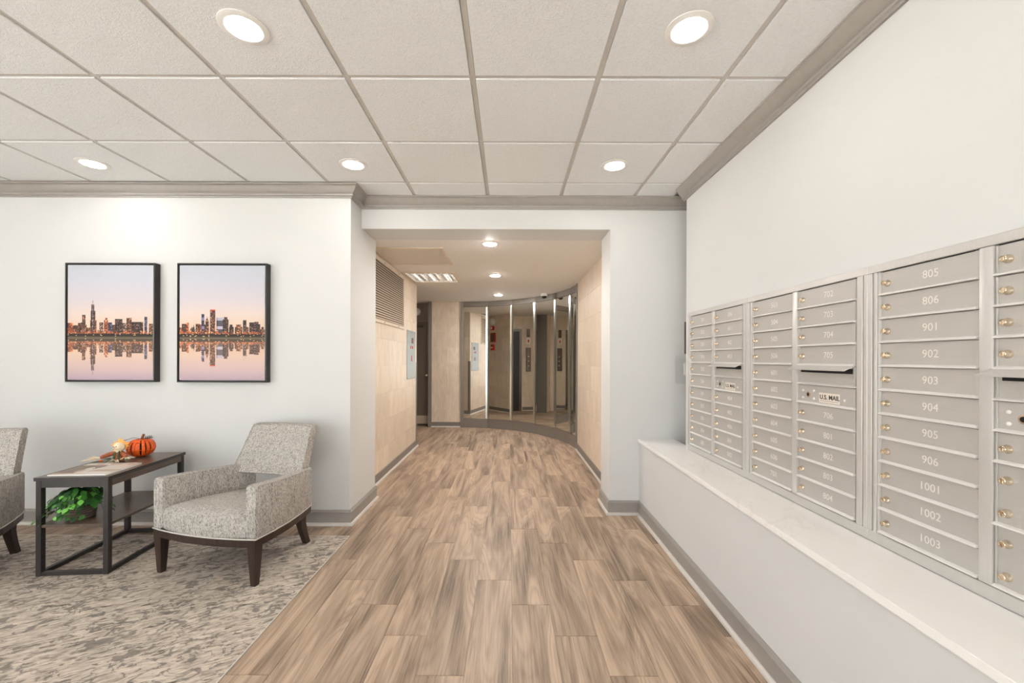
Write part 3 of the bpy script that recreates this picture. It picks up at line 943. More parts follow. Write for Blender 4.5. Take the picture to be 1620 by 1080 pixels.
def number(door, s, u, v):
    if s not in NUMS: NUMS[s] = text_mesh('number', s, 0.036, 'number', 0.0003, False, 1.0)
    new_obj('number', NUMS[s], door, (u, v, 0.0106))
MAILTXT = text_mesh('lettering', 'U.S. MAIL', 0.027, 'ink', 0.0003, True)

def unit(y0, c1, c2, label, flap_text=True):
    root = thing('mailbox_unit', label, 'mailboxes', (0, 0, 0), 0, 'mailbox units on the right wall')
    root.matrix_world = Matrix.Translation((XF, y0, 0.686)) @ MROT
    H = UN * VN
    W = CW * 2 + DIV
    dep = XMAIL - XF
    # back plate and surrounding frame; local z = out of the wall, wall plane at -dep
    boxo('back_plate', (-0.002, -0.004, -0.006), (W + .002, H + .004, 0.0), 'mail', root)
    boxo('top_rail', (-0.05, H + 0.003, -dep), (W + .056, H + 0.032, 0.016), 'mailframe', root, 0.002, 1)
    boxo('bottom_rail', (-0.05, -0.046, -dep), (W + .056, -0.005, 0.012), 'mailframe', root, 0.002, 1)
    for (a, b, zz) in ((-0.05, -0.030, 0.016), (-0.030, -0.022, 0.009), (-0.022, -0.010, 0.016), (-0.010, -0.0015, 0.011)):
        boxo('side_post', (a, -0.005, -dep), (b, H + .003, zz), 'mailframe', root, 0.0012, 1)
    for (a, b, zz) in ((W + .0015, W + .010, 0.011), (W + .010, W + .034, 0.016), (W + .034, W + .040, 0.010), (W + .040, W + .056, 0.016)):
        boxo('side_post', (a, -0.005, -dep), (b, H + .003, zz), 'mailframe', root, 0.0012, 1)
    for ub in (0.0, CW + DIV):
        boxo('shadow_gap', (ub, H - 0.0005, 0.0), (ub + CW, H + .0035, 0.002), 'dark', root)
        boxo('shadow_gap', (ub, -0.0055, 0.0), (ub + CW, 0.0005, 0.002), 'dark', root)
    boxo('divider', (CW + .001, -0.002, -0.004), (CW + DIV - .001, H + .002, 0.017), 'mailframe', root, 0.003, 2)
    for ci, col in enumerate((c1, c2)):
        u0 = 0.0 if ci == 0 else CW + DIV
        r = 0
        for item in col:
            rows = 2 if item == 'P' else 1
            v0 = H - (r + rows) * VN
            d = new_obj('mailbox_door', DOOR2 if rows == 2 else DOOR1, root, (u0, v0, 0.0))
            hh = VN * rows
            if item == 'S':
                d.name = 'mail_slot_panel'
                fb = B()
                # hood over the slot: sloped top, pointed lower corners
                x0, x1 = -0.004, CW - 0.004
                topz = hh + 0.006
                A = [(x0, topz, 0.010), (x1, topz, 0.010), (x1 - .004, topz - .020, 0.052), (x0 - .012, topz - .020, 0.052)]
                Bt = [(x0, topz - .004, 0.010), (x1, topz - .004, 0.010), (x1 - .004, topz - .025, 0.051), (x0 - .012, topz - .025, 0.051)]
                loft(fb, [A, Bt]); obj('slot_hood', fb, 'mailframe', d)
                fb = B(); box(fb, 0.016, CW - .016, hh - .030, hh - .010, 0.010, 0.0112, 0.005, 2); obj('slot_opening', fb, 'dark', d)
                fb = B(); box(fb, 0.004, CW - .012, hh - .040, hh - .034, 0.010, 0.012); obj('slot_sill', fb, 'mail', d)
            elif item == 'M':
                d.name = 'master_door'
                lp = boxo('label_plate', (0.130, 0.014, 0.010), (0.245, 0.056, 0.0112), 'plate', d, 0.001, 1)
                new_obj('lettering', MAILTXT, d, (0.190, 0.037, 0.0115))
                boxo('underline', (0.138, 0.021, 0.0112), (0.238, 0.0222, 0.0116), 'ink', d)
                fb = B(); lathe(fb, [(0.012, 0), (0.012, 0.002), (0.009, 0.0025)], 18); lk = obj('arrow_lock', fb, 'brass', d, 40, (0.065, 0.042, 0.010))
                fb = B(); lathe(fb, [(0.0075, 0.0024), (0.0075, 0.0032), (0.002, 0.0034)], 14); obj('keyhole', fb, 'dark', d, 40, (0.065, 0.042, 0.010))
                for (uu, vv) in ((0.032, 0.058), (0.032, 0.026), (0.100, 0.060), (0.100, 0.026), (0.272, 0.034)):
                    new_obj('rivet', SCREW, d, (uu, vv, 0.011))
            else:
                new_obj('lock', LOCK, d, (0.030, hh * 0.5 if rows == 1 else hh - 0.043, 0.010))
                if rows == 2:
                    new_obj('lock', LOCK, d, (0.030, 0.040, 0.010))
                if item in ('P', 'K'):
                    fb = B(); lathe(fb, [(0.008, 0.0), (0.008, 0.002), (0.002, 0.0025)], 14); obj('keyhole', fb, 'black', d, 40, (0.094, hh - .036, 0.010))
                elif item:
                    number(d, item, CW * 0.56, hh * 0.53)
            r += rows
    return root
fl = lambda f: ['%d%02d' % (f, k) for k in range(1, 7)]
seq = [n for f in range(2, 11) for n in fl(f)]
unit(3.12, seq[0:11], [seq[11]] + seq[12:15] + ['S', 'M'] + seq[15:20], 'farthest mailbox unit, doors numbered from 201 to 502')
unit(2.326, seq[20:31], seq[31:35] + ['S', 'M'] + seq[35:40], 'middle mailbox unit, doors numbered from 503 to 804')
unit(1.532, seq[40:51], ['', '', '', '', 'S', 'M', 'K', 'P', 'P'], 'nearest mailbox unit, doors from 805 to 1003 and parcel lockers')

# ---------------------------------------------------------------- skyline pictures
def srgb(c):
    return lin(*c)[:3]
def lerp3(a, b, t): return tuple(a[i] + (b[i] - a[i]) * t for i in range(3))
def grad(stops, t):
    for (p, c), (q, d) in zip(stops, stops[1:]):
        if t <= q: return lerp3(c, d, max(0, (t - p) / (q - p)))
    return stops[-1][1]

def skyline(bld, base_cols, seed, NX=148, NY=198):
    """bld: (x0, x1, top, colour) in 0..1 canvas units, y down; horizon at 0.63"""
    rnd = random.Random(seed)
    HZ = 0.632
    sky = [(0.0, (206, 209, 219)), (0.14, (214, 213, 224)), (0.30, (226, 217, 222)), (0.42, (240, 220, 211)), (0.52, (240, 212, 190)), (0.63, (238, 200, 168))]
    wat = [(0.63, (238, 196, 160)), (0.78, (236, 204, 184)), (0.90, (222, 194, 190)), (1.0, (194, 172, 184))]
    img = [[None] * NX for _ in range(NY)]
    ref = {}
    def sample(x, y):
        # colour above the horizon at canvas coords
        c = grad(sky, y); hit = False
        for k, (x0, x1, top, col, style) in enumerate(bld):
            xm = (x0 + x1) / 2
            tp = top
            if style == 'point': tp = top + abs(x - xm) / max(1e-4, (x1 - x0) / 2) * 0.045
            if style == 'step': tp = top + (0.02 if abs(x - xm) > (x1 - x0) * 0.3 else 0)
            if x0 <= x < x1 and y >= tp:
                ix, iy = int(x * NX * 0.72), int(y * NY * 0.62)
                h = rnd_hash(ix, iy, seed + k)
                if style == 'band': f = 0.75 if int(y * NY / 5) % 3 else 1.7
                elif h > 0.84: f = 1.7
                elif h > 0.5: f = 0.95
                else: f = 0.62
                if (x - x0) < (x1 - x0) * 0.18: f *= 0.8
                c = tuple(min(255, v * f) for v in col)
                if style == 'redtop' and y < tp + 0.012: c = (232, 84, 52)
                hit = True
        if y > 0.555:      # low street level mass
            h = rnd_hash(int(x * 60), 3, seed); top = 0.565 + 0.03 * h
            if y > top:
                g = rnd_hash(int(x * NX * 0.6), int(y * NY * 0.6), seed + 9)
                c = (206, 112, 72) if g > 0.45 else (128, 74, 56)
                if g > 0.9: c = (248, 190, 130)
        t = 0.598 + 0.008 * mnoise.noise((x * 60, seed, 0))
        if y > t: c = (48, 42, 36)
        if y > t and rnd_hash(int(x * NX * 0.5), int(y * NY), seed + 4) > 0.94: c = (250, 208, 150)
        if y > 0.623: c = (92, 84, 66)
        return c
    for j in range(NY):
        y = (j + 0.5) / NY
        for i in range(NX):
            x = (i + 0.5) / NX
            if y < HZ: c = sample(x, y)
            else:
                ym = HZ - (y - HZ) * 1.0
                wob = 0.004 * mnoise.noise((x * 9, y * 160, seed))
                s = sample(min(.999, max(0, x + wob)), ym) if ym > 0.25 else None
                w = grad(wat, y)
                if s is None: c = w
                else:
                    sk = grad(sky, ym)
                    diff = abs(s[0] - sk[0]) + abs(s[1] - sk[1]) + abs(s[2] - sk[2])
                    c = w if diff < 4 else lerp3(s, w, 0.22)
            img[j][i] = srgb(c)
    return img, NX, NY

def rnd_hash(a, b, s):
    v = math.sin(a * 127.1 + b * 311.7 + s * 74.7) * 43758.5453
    return v - math.floor(v)

PRINT = 0.78      # ink density of the printed surfaces
def print_mesh(name, img, NX, NY, w, h, mat, flip=False):
    verts = [(-w / 2 + w * i / NX, 0, h - h * j / NY) for j in range(NY + 1) for i in range(NX + 1)]
    faces = []
    cols = []
    for j in range(NY):
        for i in range(NX):
            a = j * (NX + 1) + i
            faces.append((a, a + NX + 1, a + NX + 2, a + 1))
            c = img[j][i]; c = (c[0] * PRINT, c[1] * PRINT, c[2] * PRINT); cols.extend([c[0], c[1], c[2], 1.0] * 4)
    me = bpy.data.meshes.new(name)
    me.from_pydata(verts, [], faces)
    at = me.color_attributes.new('print', 'FLOAT_COLOR', 'CORNER')
    at.data.foreach_set('color', cols)
    me.materials.append(M[mat])
    return me

def cv(lst, x0, x1, y0, y1):
    return [((a - x0) / (x1 - x0), (b - x0) / (x1 - x0), (t - y0) / (y1 - y0), c, s) for a, b, t, c, s in lst]
br, dk, og, bl, gy_ = (122, 84, 66), (86, 66, 60), (190, 102, 70), (84, 82, 108), (136, 112, 98)
S1 = cv([(30, 86, 545, og, ''), (84, 130, 565, br, ''), (125, 168, 545, br, ''), (136, 200, 538, br, 'step'), (160, 188, 476, br, ''), (196, 234, 585, br, ''),
         (228, 286, 500, br, 'step'), (233, 276, 440, br, ''), (240, 263, 386, dk, ''), (249, 253, 352, (205, 170, 170), ''), (308, 346, 540, gy_, ''), (352, 386, 500, og, 'step'), (384, 421, 540, bl, ''),
         (421, 450, 562, br, ''), (447, 509, 508, dk, ''), (508, 546, 545, gy_, ''), (545, 591, 500, br, ''), (590, 692, 535, dk, ''), (700, 726, 488, bl, ''), (740, 780, 550, br, '')], 35, 775, 45, 1035)
S2 = cv([(25, 52, 585, og, ''), (48, 110, 556, br, ''), (90, 110, 546, (220, 96, 64), ''), (112, 166, 578, gy_, 'point'), (140, 166, 565, dk, 'point'), (172, 206, 556, br, ''), (204, 247, 560, og, ''),
         (222, 244, 472, bl, 'band'), (245, 286, 560, br, ''), (254, 283, 492, br, 'point'), (293, 341, 430, br, 'redtop'), (348, 410, 500, (118, 112, 124), 'band'), (405, 454, 495, dk, 'step'),
         (458, 499, 562, dk, 'step'), (508, 577, 562, br, 'step'), (580, 612, 522, dk, ''), (588, 590, 480, (190, 170, 165), ''), (600, 602, 478, (190, 170, 165), ''), (608, 632, 582, br, ''), (637, 682, 538, dk, ''), (668, 728, 533, dk, 'step'), (732, 770, 582, br, 'step')], 30, 770, 50, 1040)
def picture(xc, bld, seed, label):
    t = thing('skyline_picture', label, 'picture', (xc, YL, 1.122), 0, 'framed skyline pictures')
    W, H, D, F = 0.697, 0.925, 0.055, 0.010
    for nm, a, b, c, d in (('frame_rail', -W / 2, -W / 2 + F, 0, H), ('frame_rail', W / 2 - F, W / 2, 0, H), ('frame_rail', -W / 2 + F, W / 2 - F, 0, F), ('frame_rail', -W / 2 + F, W / 2 - F, H - F, H)):
        boxo(nm, (a, -D, c), (b, -0.001, d), 'frame', t, 0.0015, 1)
    g = F + 0.006
    boxo('backing', (-W / 2 + F, -0.02, F), (W / 2 - F, -0.002, H - F), 'black', t)
    cb = boxo('canvas', (-W / 2 + g, -D + 0.006, g), (W / 2 - g, -0.02, H - g), 'white', t, 0.002, 1)
    img, NX, NY = skyline(bld, None, seed)
    me = print_mesh('printed_skyline', img, NX, NY, W - 2 * g - .002, H - 2 * g - .002, 'print')
    o = new_obj('printed_skyline', me, cb, (0, -D + 0.0055, g + .001)); o['label'] = 'dusk city skyline mirrored in water'
picture(-3.097, S1, 1, 'left framed dusk skyline print with the tallest stepped tower')
picture(-2.228, S2, 5, 'right framed dusk skyline print with a red topped tower')

# ---------------------------------------------------------------- armchairs
def rr(cx, cy, w, d, r, z, n=4):
    """rounded rectangle ring in plan"""
    out = []
    for sx, sy, a0 in ((1, 1, 0), (-1, 1, 90), (-1, -1, 180), (1, -1, 270)):
        for k in range(n + 1):
            a = R(a0 + 90 * k / n)
            out.append((cx + sx * (w / 2 - r) + r * math.cos(a), cy + sy * (d / 2 - r) + r * math.sin(a), z))
    return out

def make_chair():
    root = thing('armchair', 'grey tweed armchair right of the end table, below the right picture', 'armchair', (0, 0, 0), 0, 'tweed armchairs')
    def outer_x(y):          # half width of the body outside the arms
        if y < 0.12: return 0.372
        t = (y - 0.12) / 0.46
        return 0.372 - 0.095 * t ** 1.6
    # arms: vertical slabs following the tapering side
    for s in (-1, 1):
        bm = B(); rings = []
        for k, y in enumerate([-0.02, -0.012, 0.06, 0.14, 0.22, 0.30, 0.38, 0.45, 0.51, 0.555]):
            xo = outer_x(y); th = 0.072 if y < 0.4 else 0.072 + 0.03 * (y - 0.4) / 0.15
            zt = 0.575 - 0.035 * min(1, max(0, y) / 0.5)
            if k == 0: xo -= 0.008; th -= 0.016; zt -= 0.008
            zb = 0.272
            r = 0.014
            x0, x1 = xo - th, xo
            ring = []
            for (cx, cz, a0) in ((x1 - r, zt - r, 0), (x0 + r, zt - r, 90), (x0 + r, zb + r, 180), (x1 - r, zb + r, 270)):
                for q in range(4):
                    a = R(a0 + 30 * q)
                    bulge = 0.006 * math.sin(PI * min(1, max(0, (cz + r * math.sin(a) - zb) / (zt - zb))))
                    xx = cx + r * math.cos(a)
                    xx += bulge if a0 in (0, 270) else -bulge
                    ring.append((s * xx, y, cz + r * math.sin(a)))
            rings.append(ring)
        loft(bm, rings)
        arm = obj('armrest', bm, 'fabric', root, 50)
        # welt along the outer and inner top edges, down the front
        path = [(s * (outer_x(-0.02) - .006), -0.018, 0.285), (s * (outer_x(-0.02) - .006), -0.018, 0.560)]
        path += [(s * (outer_x(y) - .004), y, 0.572 - 0.035 * min(1, max(0, y) / 0.5)) for y in (0.0, 0.1, 0.2, 0.3, 0.4, 0.5)]
        bm = B(); tube(bm, path, 0.0038, 6); obj('welt', bm, 'fabric', arm, 60)
        path = [(s * (outer_x(-0.02) - .066), -0.018, 0.40), (s * (outer_x(-0.02) - .066), -0.018, 0.560)]
        path += [(s * (outer_x(y) - .068), y, 0.572 - 0.035 * min(1, max(0, y) / 0.5)) for y in (0.0, 0.1, 0.2, 0.3, 0.4, 0.46)]
        bm = B(); tube(bm, path, 0.0038, 6); obj('welt', bm, 'fabric', arm, 60)
    # seat with bowed front and crowned top
    def seat_ring(inset, z, fr=1.0):
        pts = []
        hw = 0.303 - inset
        for k in range(13):
            x = -hw + 2 * hw * k / 12
            pts.append((x, -0.014 - 0.046 * (1 - (x / hw) ** 2) * fr + inset, z))
        for k in range(1, 7):
            y = 0.53 * k / 6
            pts.append((outer_x(y) - 0.068 - inset, max(y, 0) - (inset if k == 6 else 0), z))
        for k in range(1, 8):
            x0 = outer_x(0.53) - 0.068 - inset
            pts.append((x0 - 2 * x0 * k / 8, 0.53 - inset, z))
        for k in range(6, 0, -1):
            y = 0.53 * k / 6
            pts.append((-(outer_x(y) - 0.068 - inset), max(y, 0) - (inset if k == 6 else 0), z))
        return pts
    bm = B()
    def scaled(k, z):
        return [(x * k, 0.24 + (y - 0.24) * k, z - max(0.0, (z - 0.33)) / 0.10 * 0.045 * max(0.0, 0.24 + (y - 0.24) * k) / 0.53) for x, y, _ in seat_ring(0.0, z)]
    rings = [scaled(.994, 0.272), scaled(1.0, 0.30), scaled(1.006, 0.34), scaled(1.0, 0.372), scaled(.975, 0.392), scaled(.92, 0.406), scaled(.78, 0.421), scaled(.55, 0.430), scaled(.25, 0.434), scaled(.05, 0.4345)]
    loft(bm, rings)
    obj('seat', bm, 'fabric', root, 60)
    # lower back panel closing the seat box
    bm = B(); loft(bm, [rr(0, 0.535, 0.50, 0.05, 0.02, z) for z in (0.272, 0.36)]); obj('rear_panel', bm, 'fabric', root, 50)
    # backrest: leaning slab, slightly hollow
    bm = B(); rings = []
    levels = [(0.494, 0.010), (0.500, 0.0), (0.55, 0.0), (0.64, 0.0), (0.73, 0.0), (0.80, 0.0), (0.815, 0.004), (0.823, 0.014)]
    for z, ins in levels:
        t = (z - 0.48) / 0.343
        yc = 0.490 + 0.165 * t
        hw = 0.290 - 0.042 * t ** 0.8
        th = 0.075 - 0.012 * t
        ring = []
        N = 10
        for k in range(N + 1):
            x = -hw + 2 * hw * k / N
            c = -0.030 * (x / hw) ** 2 + 0.012
            e = 0.008 * (1 - (x / hw) ** 4)
            ring.append((x * (1 - ins * 2), yc - th / 2 + c - e + ins, z))
        for k in range(N, -1, -1):
            x = -hw + 2 * hw * k / N
            c = -0.030 * (x / hw) ** 2 + 0.012
            ring.append((x * (1 - ins * 2) * 0.985, yc + th / 2 + c - ins, z))
        rings.append(ring)
    loft(bm, rings)
    back = obj('backrest', bm, 'fabric', root, 50)
    path = []
    for z in (0.54, 0.62, 0.70, 0.78, 0.816):
        t = (z - 0.48) / 0.343; hw = 0.290 - 0.042 * t ** 0.8
        path.append((-hw + .002, 0.490 + 0.165 * t - (0.075 - 0.012 * t) / 2 - 0.018, z))
    top = []
    hw = 0.248
    for k in range(1, 10):
        x = -hw + 2 * hw * k / 10
        top.append((x, 0.6525 - 0.030 - 0.030 * (x / hw) ** 2 + 0.010, 0.822))
    path = path + top + [(-p[0], p[1], p[2]) for p in path[::-1]]
    bm = B(); tube(bm, path, 0.004, 6); obj('welt', bm, 'fabric', back, 60)
    # posts that join back and arms at the sides
    for s in (-1, 1):
        bm = B()
        loft(bm, [rr(s * 0.250, 0.535, 0.05, 0.06, 0.015, 0.39), rr(s * 0.252, 0.535, 0.05, 0.06, 0.015, 0.50)])
        obj('back_post', bm, 'fabric', root, 50)
    # wooden rail under the fabric
    def plan(off):
        p = []
        for k in range(13):
            x = -0.372 + 0.744 * k / 12
            p.append((x * (1 + off), -0.022 - 0.040 * (1 - (x / 0.372) ** 2) - off * .3))
        for y in (0.12, 0.25, 0.38, 0.48, 0.555):
            p.append((outer_x(y) + off * .3, y))
        p += [(-x, y) for x, y in p[:12:-1]]
        return p
    bm = B(); P_ = plan(-0.012); loft(bm, [[(x, y, z) for x, y in P_] for z in (0.226, 0.273)])
    obj('base_rail', bm, 'espresso', root)
    bm = B(); P_ = plan(0.004); tube(bm, [(x, y, 0.275) for x, y in P_], 0.004, 6, closed=True)
    o = obj('piping', bm, 'shoe', root, 60); o['label'] = 'pale piping along the fabric hem'
    # legs
    for s in (-1, 1):
        bm = B()
        loft(bm, [[(s * (0.340 + a * w), 0.006 + b * w, z) for a, b in ((1, 1), (-1, 1), (-1, -1), (1, -1))] for z, w in ((0.0, 0.017), (0.12, 0.022), (0.230, 0.029), (0.268, 0.030))])
        bmesh.ops.bevel(bm, geom=[e for e in bm.edges if abs(e.verts[0].co.z - e.verts[1].co.z) > .02], offset=0.003, segments=1, affect='EDGES')
        obj('leg', bm, 'espresso', root, 30)
        bm = B()
        loft(bm, [[(s * (cx + a * w), cy + b * w, z) for a, b in ((1, 1), (-1, 1), (-1, -1), (1, -1))]
                  for z, w, cx, cy in ((0.0, 0.018, 0.236, 0.565), (0.08, 0.020, 0.235, 0.535), (0.16, 0.023, 0.235, 0.510), (0.226, 0.028, 0.236, 0.500), (0.262, 0.028, 0.236, 0.498))])
        obj('leg', bm, 'espresso', root, 30)
    return root
chair = make_chair()
A1 = R(-13.0)
u = Vector((math.cos(A1), math.sin(A1)))
o1 = Vector((-1.461, 2.424)) - u * 0.340
chair.location = (o1.x, o1.y, 0.0038); chair.rotation_euler = (0, 0, A1)
chair2 = copy_tree(chair)
chair2['label'] = 'grey tweed armchair cut off by the left image edge'
A2 = R(20)
u = Vector((math.cos(A2), math.sin(A2)))
o2 = Vector((-3.01, 2.33)) - u * 0.340
chair2.location = (o2.x, o2.y, 0.0038); chair2.rotation_euler = (0, 0, A2)

# ---------------------------------------------------------------- end table
TA = R(4.5)
tb = thing('end_table', 'dark two tier end table with metal frame beside the armchair', 'table', (-2.618, 2.53, 0.0038), TA)
TWd, TDp, THt = 0.405, 0.665, 0.590
LG = 0.030
hw = TWd / 2
for x in (-hw, hw - LG):
    for y in (0.0, TDp - LG):
        boxo('leg', (x, y, 0.0), (x + LG, y + LG, THt - 0.021), 'table', tb, 0.0015, 1)
boxo('table_top', (-hw - .004, -.004, THt - 0.020), (hw + .004, TDp + .004, THt), 'tabletop', tb, 0.0015, 1)
for (a, b, c, d) in ((-hw - .006, hw + .006, -.006, -.004), (-hw - .006, hw + .006, TDp + .004, TDp + .006), (-hw - .006, -hw - .004, -.006, TDp + .006), (hw + .004, hw + .006, -.006, TDp + .006)):
    boxo('edge_band', (a, c, THt - .0205), (b, d, THt + .0003), 'table', tb)
for (a, b, c, d, m) in ((-hw + LG, hw - LG, .002, .018, 'table'), (-hw + LG, hw - LG, TDp - .018, TDp - .002, 'table'), (-hw + .002, -hw + .018, LG, TDp - LG, 'tabletop'), (hw - .018, hw - .002, LG, TDp - LG, 'tabletop')):
    boxo('apron', (a, c, THt - .062), (b, d, THt - .0205), m, tb)
boxo('shelf', (-hw + .004, .004, 0.288), (hw - .004, TDp - .004, 0.304), 'tabletop', tb, 0.001, 1)
for (a, b, c, d) in ((-hw + LG, hw - LG, .002, LG - .002), (-hw + LG, hw - LG, TDp - LG + .002, TDp - .002), (-hw + .002, -hw + LG - .002, LG, TDp - LG), (hw - LG + .002, hw - .002, LG, TDp - LG)):
    boxo('stretcher', (a, c, 0.0), (b, d, 0.024), 'table', tb, 0.001, 1)
TZ = THt + 0.0043
def on_table(x, y):      # table local -> world
    c, s = math.cos(TA), math.sin(TA)
    return (-2.618 + c * x - s * y, 2.53 + s * x + c * y)

# magazine
x, y = on_table(0.005, 0.165)
mg = thing('magazine', 'magazine with a pale photo cover lying on the end table', 'magazine', (x, y, TZ), TA)
MWd, MDp = 0.325, 0.285
boxo('pages', (-MWd / 2 + .002, -MDp / 2 + .002, 0.0008), (MWd / 2 - .002, MDp / 2 - .002, 0.0078), 'paper', mg)
boxo('back_cover', (-MWd / 2, -MDp / 2, 0.0), (MWd / 2, MDp / 2, 0.0008), 'paper', mg)
bm = B(); tube(bm, [(-MWd / 2, -MDp / 2 + .0005, 0.0043), (MWd / 2, -MDp / 2 + .0005, 0.0043)], 0.0042, 8); obj('spine', bm, 'paper', mg, 60)
NXm, NYm = 60, 54
img = []
for j in range(NYm):
    row = []
    for i in range(NXm):
        fx, fy = i / NXm, 1 - j / NYm      # fy 0 = near edge
        n1 = mnoise.noise((fx * 3 + 2, fy * 2, 1.7)); n2 = mnoise.noise((fx * 8, fy * 6, 5.1))
        c = (238, 228, 216)
        if fx + 0.35 * n1 < 0.40 and fy < 0.80: c = lerp3((112, 90, 74), (154, 130, 110), 0.5 + 0.5 * n2)
        if 0.25 < fy < 0.42 and n1 + n2 * .5 > 0.05: c = lerp3(c, (196, 158, 130), 0.7)
        if fy < 0.12: c = lerp3((214, 182, 158), (240, 228, 214), min(1, max(0, fx * 1.3)))
        if 0.86 < fy < 0.93 and fx > .2 and n2 > 0: c = (214, 168, 140)
        row.append(srgb(c))
    img.append(row)
me = print_mesh('front_cover', img, NXm, NYm, MWd, MDp, 'cover')
o = new_obj('front_cover', me, mg, (0, -MDp / 2, 0.0087), (R(-90), 0, 0)); o['label'] = 'pale cover photograph with brown areas'

# pumpkin decoration: dark hollow core with bent orange strips
x, y = on_table(-0.02, 0.55)
pk = thing('pumpkin_decoration', 'orange slatted decorative pumpkin with green leaf on the end table', 'decoration', (x, y, TZ), 0.4)
PR, PHh = 0.083, 0.064
def pum(a, t, off=0.0, squash=1.0):
    # t -1..1 bottom..top along a meridian
    ph = t * PI / 2
    r = (PR + off) * (abs(math.cos(ph)) ** 0.7)
    z = PHh + (PHh + off * .6) * math.sin(ph) - 0.010 * max(0, 1 - r / 0.03) * (1 if t > 0 else 0)
    return Vector((r * math.cos(a), r * math.sin(a), max(0.0, z)))
bm = B(); ellipsoid(bm, (0, 0, PHh), (PR * .78, PR * .78, PHh * .82), 18, 12); obj('core', bm, 'wire', pk, 60)
rs = random.Random(3)
for k in range(17):
    a = 2 * PI * k / 17 + rs.uniform(-.06, .06)
    hwid = rs.uniform(0.0085, 0.0125)
    bm = B(); rings = []
    tilt = rs.uniform(-.07, .07)
    for j in range(11):
        t = -0.93 + 1.86 * j / 10
        c = pum(a + tilt * t, t); n = Vector((math.cos(a), math.sin(a), 0)); tg = Vector((-math.sin(a), math.cos(a), 0))
        w = hwid * (0.35 + 0.65 * math.cos(t * PI / 2) ** 0.6)
        ci = pum(a + tilt * t, t, -0.004)
        rings.append([c - tg * w, c + n * .002, c + tg * w, ci + tg * w, ci - tg * w])
    loft(bm, rings); obj('strip', bm, 'orange', pk, 50)
for zz, rr_ in ((0.45, .002), (-.1, .0015)):
    bm = B(); tube(bm, [pum(2 * PI * k / 28, zz + .04 * math.sin(k * 2.1), .002) for k in range(28)], rr_, 5, closed=True); obj('binding', bm, 'orange', pk, 60)
bm = B(); tube(bm, [(0, 0, .112), (.004, .002, .13), (.012, .0, .150), (.016, 0, .158)], [.010, .008, .0075, .009], 8); obj('stem', bm, 'bark', pk, 50)
bm = B()
lp = [(0, 0), (.018, .016), (.034, .012), (.040, .026), (.058, .012), (.074, .010), (.082, 0), (.072, -.012), (.056, -.012), (.040, -.024), (.032, -.012), (.016, -.014)]
loft(bm, [[(-px - .004, py - .012, .128 - 0.30 * px + z - (px * 2.2) ** 2 * .2) for px, py in lp] for z in (0, .0015)]); obj('leaf', bm, 'dkgreen', pk)
for s, yy in ((1, -.010), (1, .012)):
    bm = B(); tube(bm, [(0.015 + .0016 * k, yy + .009 * math.cos(k * .8), .133 + .010 * math.sin(k * .8) + .00012 * k) for k in range(32)], .0016, 5); obj('tendril', bm, 'wire', pk, 60)
bm = B(); tube(bm, [(-.01, 0, .128), (-.04, -.01, .138), (-.07, -.012, .128), (-.095, -.012, .120)], .0016, 5); obj('tendril', bm, 'wire', pk, 60)

# scarecrow ornament
x, y = on_table(-0.055, 0.405)
sk = thing('scarecrow_ornament', 'small scarecrow ornament with orange straw hair beside the pumpkin', 'ornament', (x, y, TZ), R(12))
hc = Vector((0, 0, 0.098))
bm = B(); ellipsoid(bm, hc, (.033, .031, .032), 18, 12); hd_ = obj('head', bm, 'cream', sk, 60)
for ex in (-.016, -.001):
    bm = B(); ellipsoid(bm, (ex, -.0300, .104), (.0030, .0028, .0042), 8, 6); obj('eye', bm, 'ink', hd_, 60)
bm = B(); ellipsoid(bm, (-.009, -.0315, .097), (.0042, .004, .0032), 8, 6); obj('nose', bm, 'orange', hd_, 60)
bm = B(); tube(bm, [(-.020, -.0265, .091), (-.015, -.029, .087), (-.008, -.030, .0855), (0, -.0295, .087), (.006, -.028, .091)], .0009, 5); obj('smile', bm, 'ink', hd_, 60)
bm = B()
for k in range(13):
    a = R(-20 + 280 * k / 12)
    r0, r1 = .026, .050 + .008 * ((k * 7) % 3 - 1)
    ca, sa = math.cos(a), math.sin(a)
    bm = B()
    loft(bm, [[(ca * r - sa * w, .008 + .006 * (r / .05), .098 + sa * r + ca * w), (ca * r + sa * w, .008 + .006 * (r / .05), .098 + sa * r - ca * w), (ca * r + sa * w, .012 + .006 * (r / .05), .098 + sa * r - ca * w), (ca * r - sa * w, .012 + .006 * (r / .05), .098 + sa * r + ca * w)]
              for r, w in ((r0, .006), ((r0 + r1) / 2, .010), (r1, .003))])
    obj('straw_lock', bm, 'petal', sk, 50)
bm = B(); lathe(bm, [(.030, .0), (.034, .015), (.030, .04), (.022, .062), (.012, .072)], 16); bd = obj('body', bm, 'orange2', sk, 50)
for s in (-1, 1):
    bm = B(); tube(bm, [(s * .012, -.031, .004), (s * .013, -.034, .03), (s * .012, -.026, .060), (s * .010, -.015, .070)], .006, 6); obj('overall_strap', bm, 'green', bd, 50)
bm = B(); tube(bm, [(-.018, 0, .060), (-.050, -.006, .050), (-.085, -.012, .036), (-.100, -.014, .030)], [.012, .016, .014, .010], 8); obj('sleeve', bm, 'orange2', sk, 50)
bm = B(); tube(bm, [(.018, -.004, .060), (.038, -.012, .046), (.052, -.020, .030)], [.012, .016, .013], 8); obj('sleeve', bm, 'orange2', sk, 50)
bm = B(); tube(bm, [(-.016, -.01, .071), (0, -.024, .068), (.016, -.01, .071)], .006, 6); obj('collar', bm, 'straw', sk, 50)
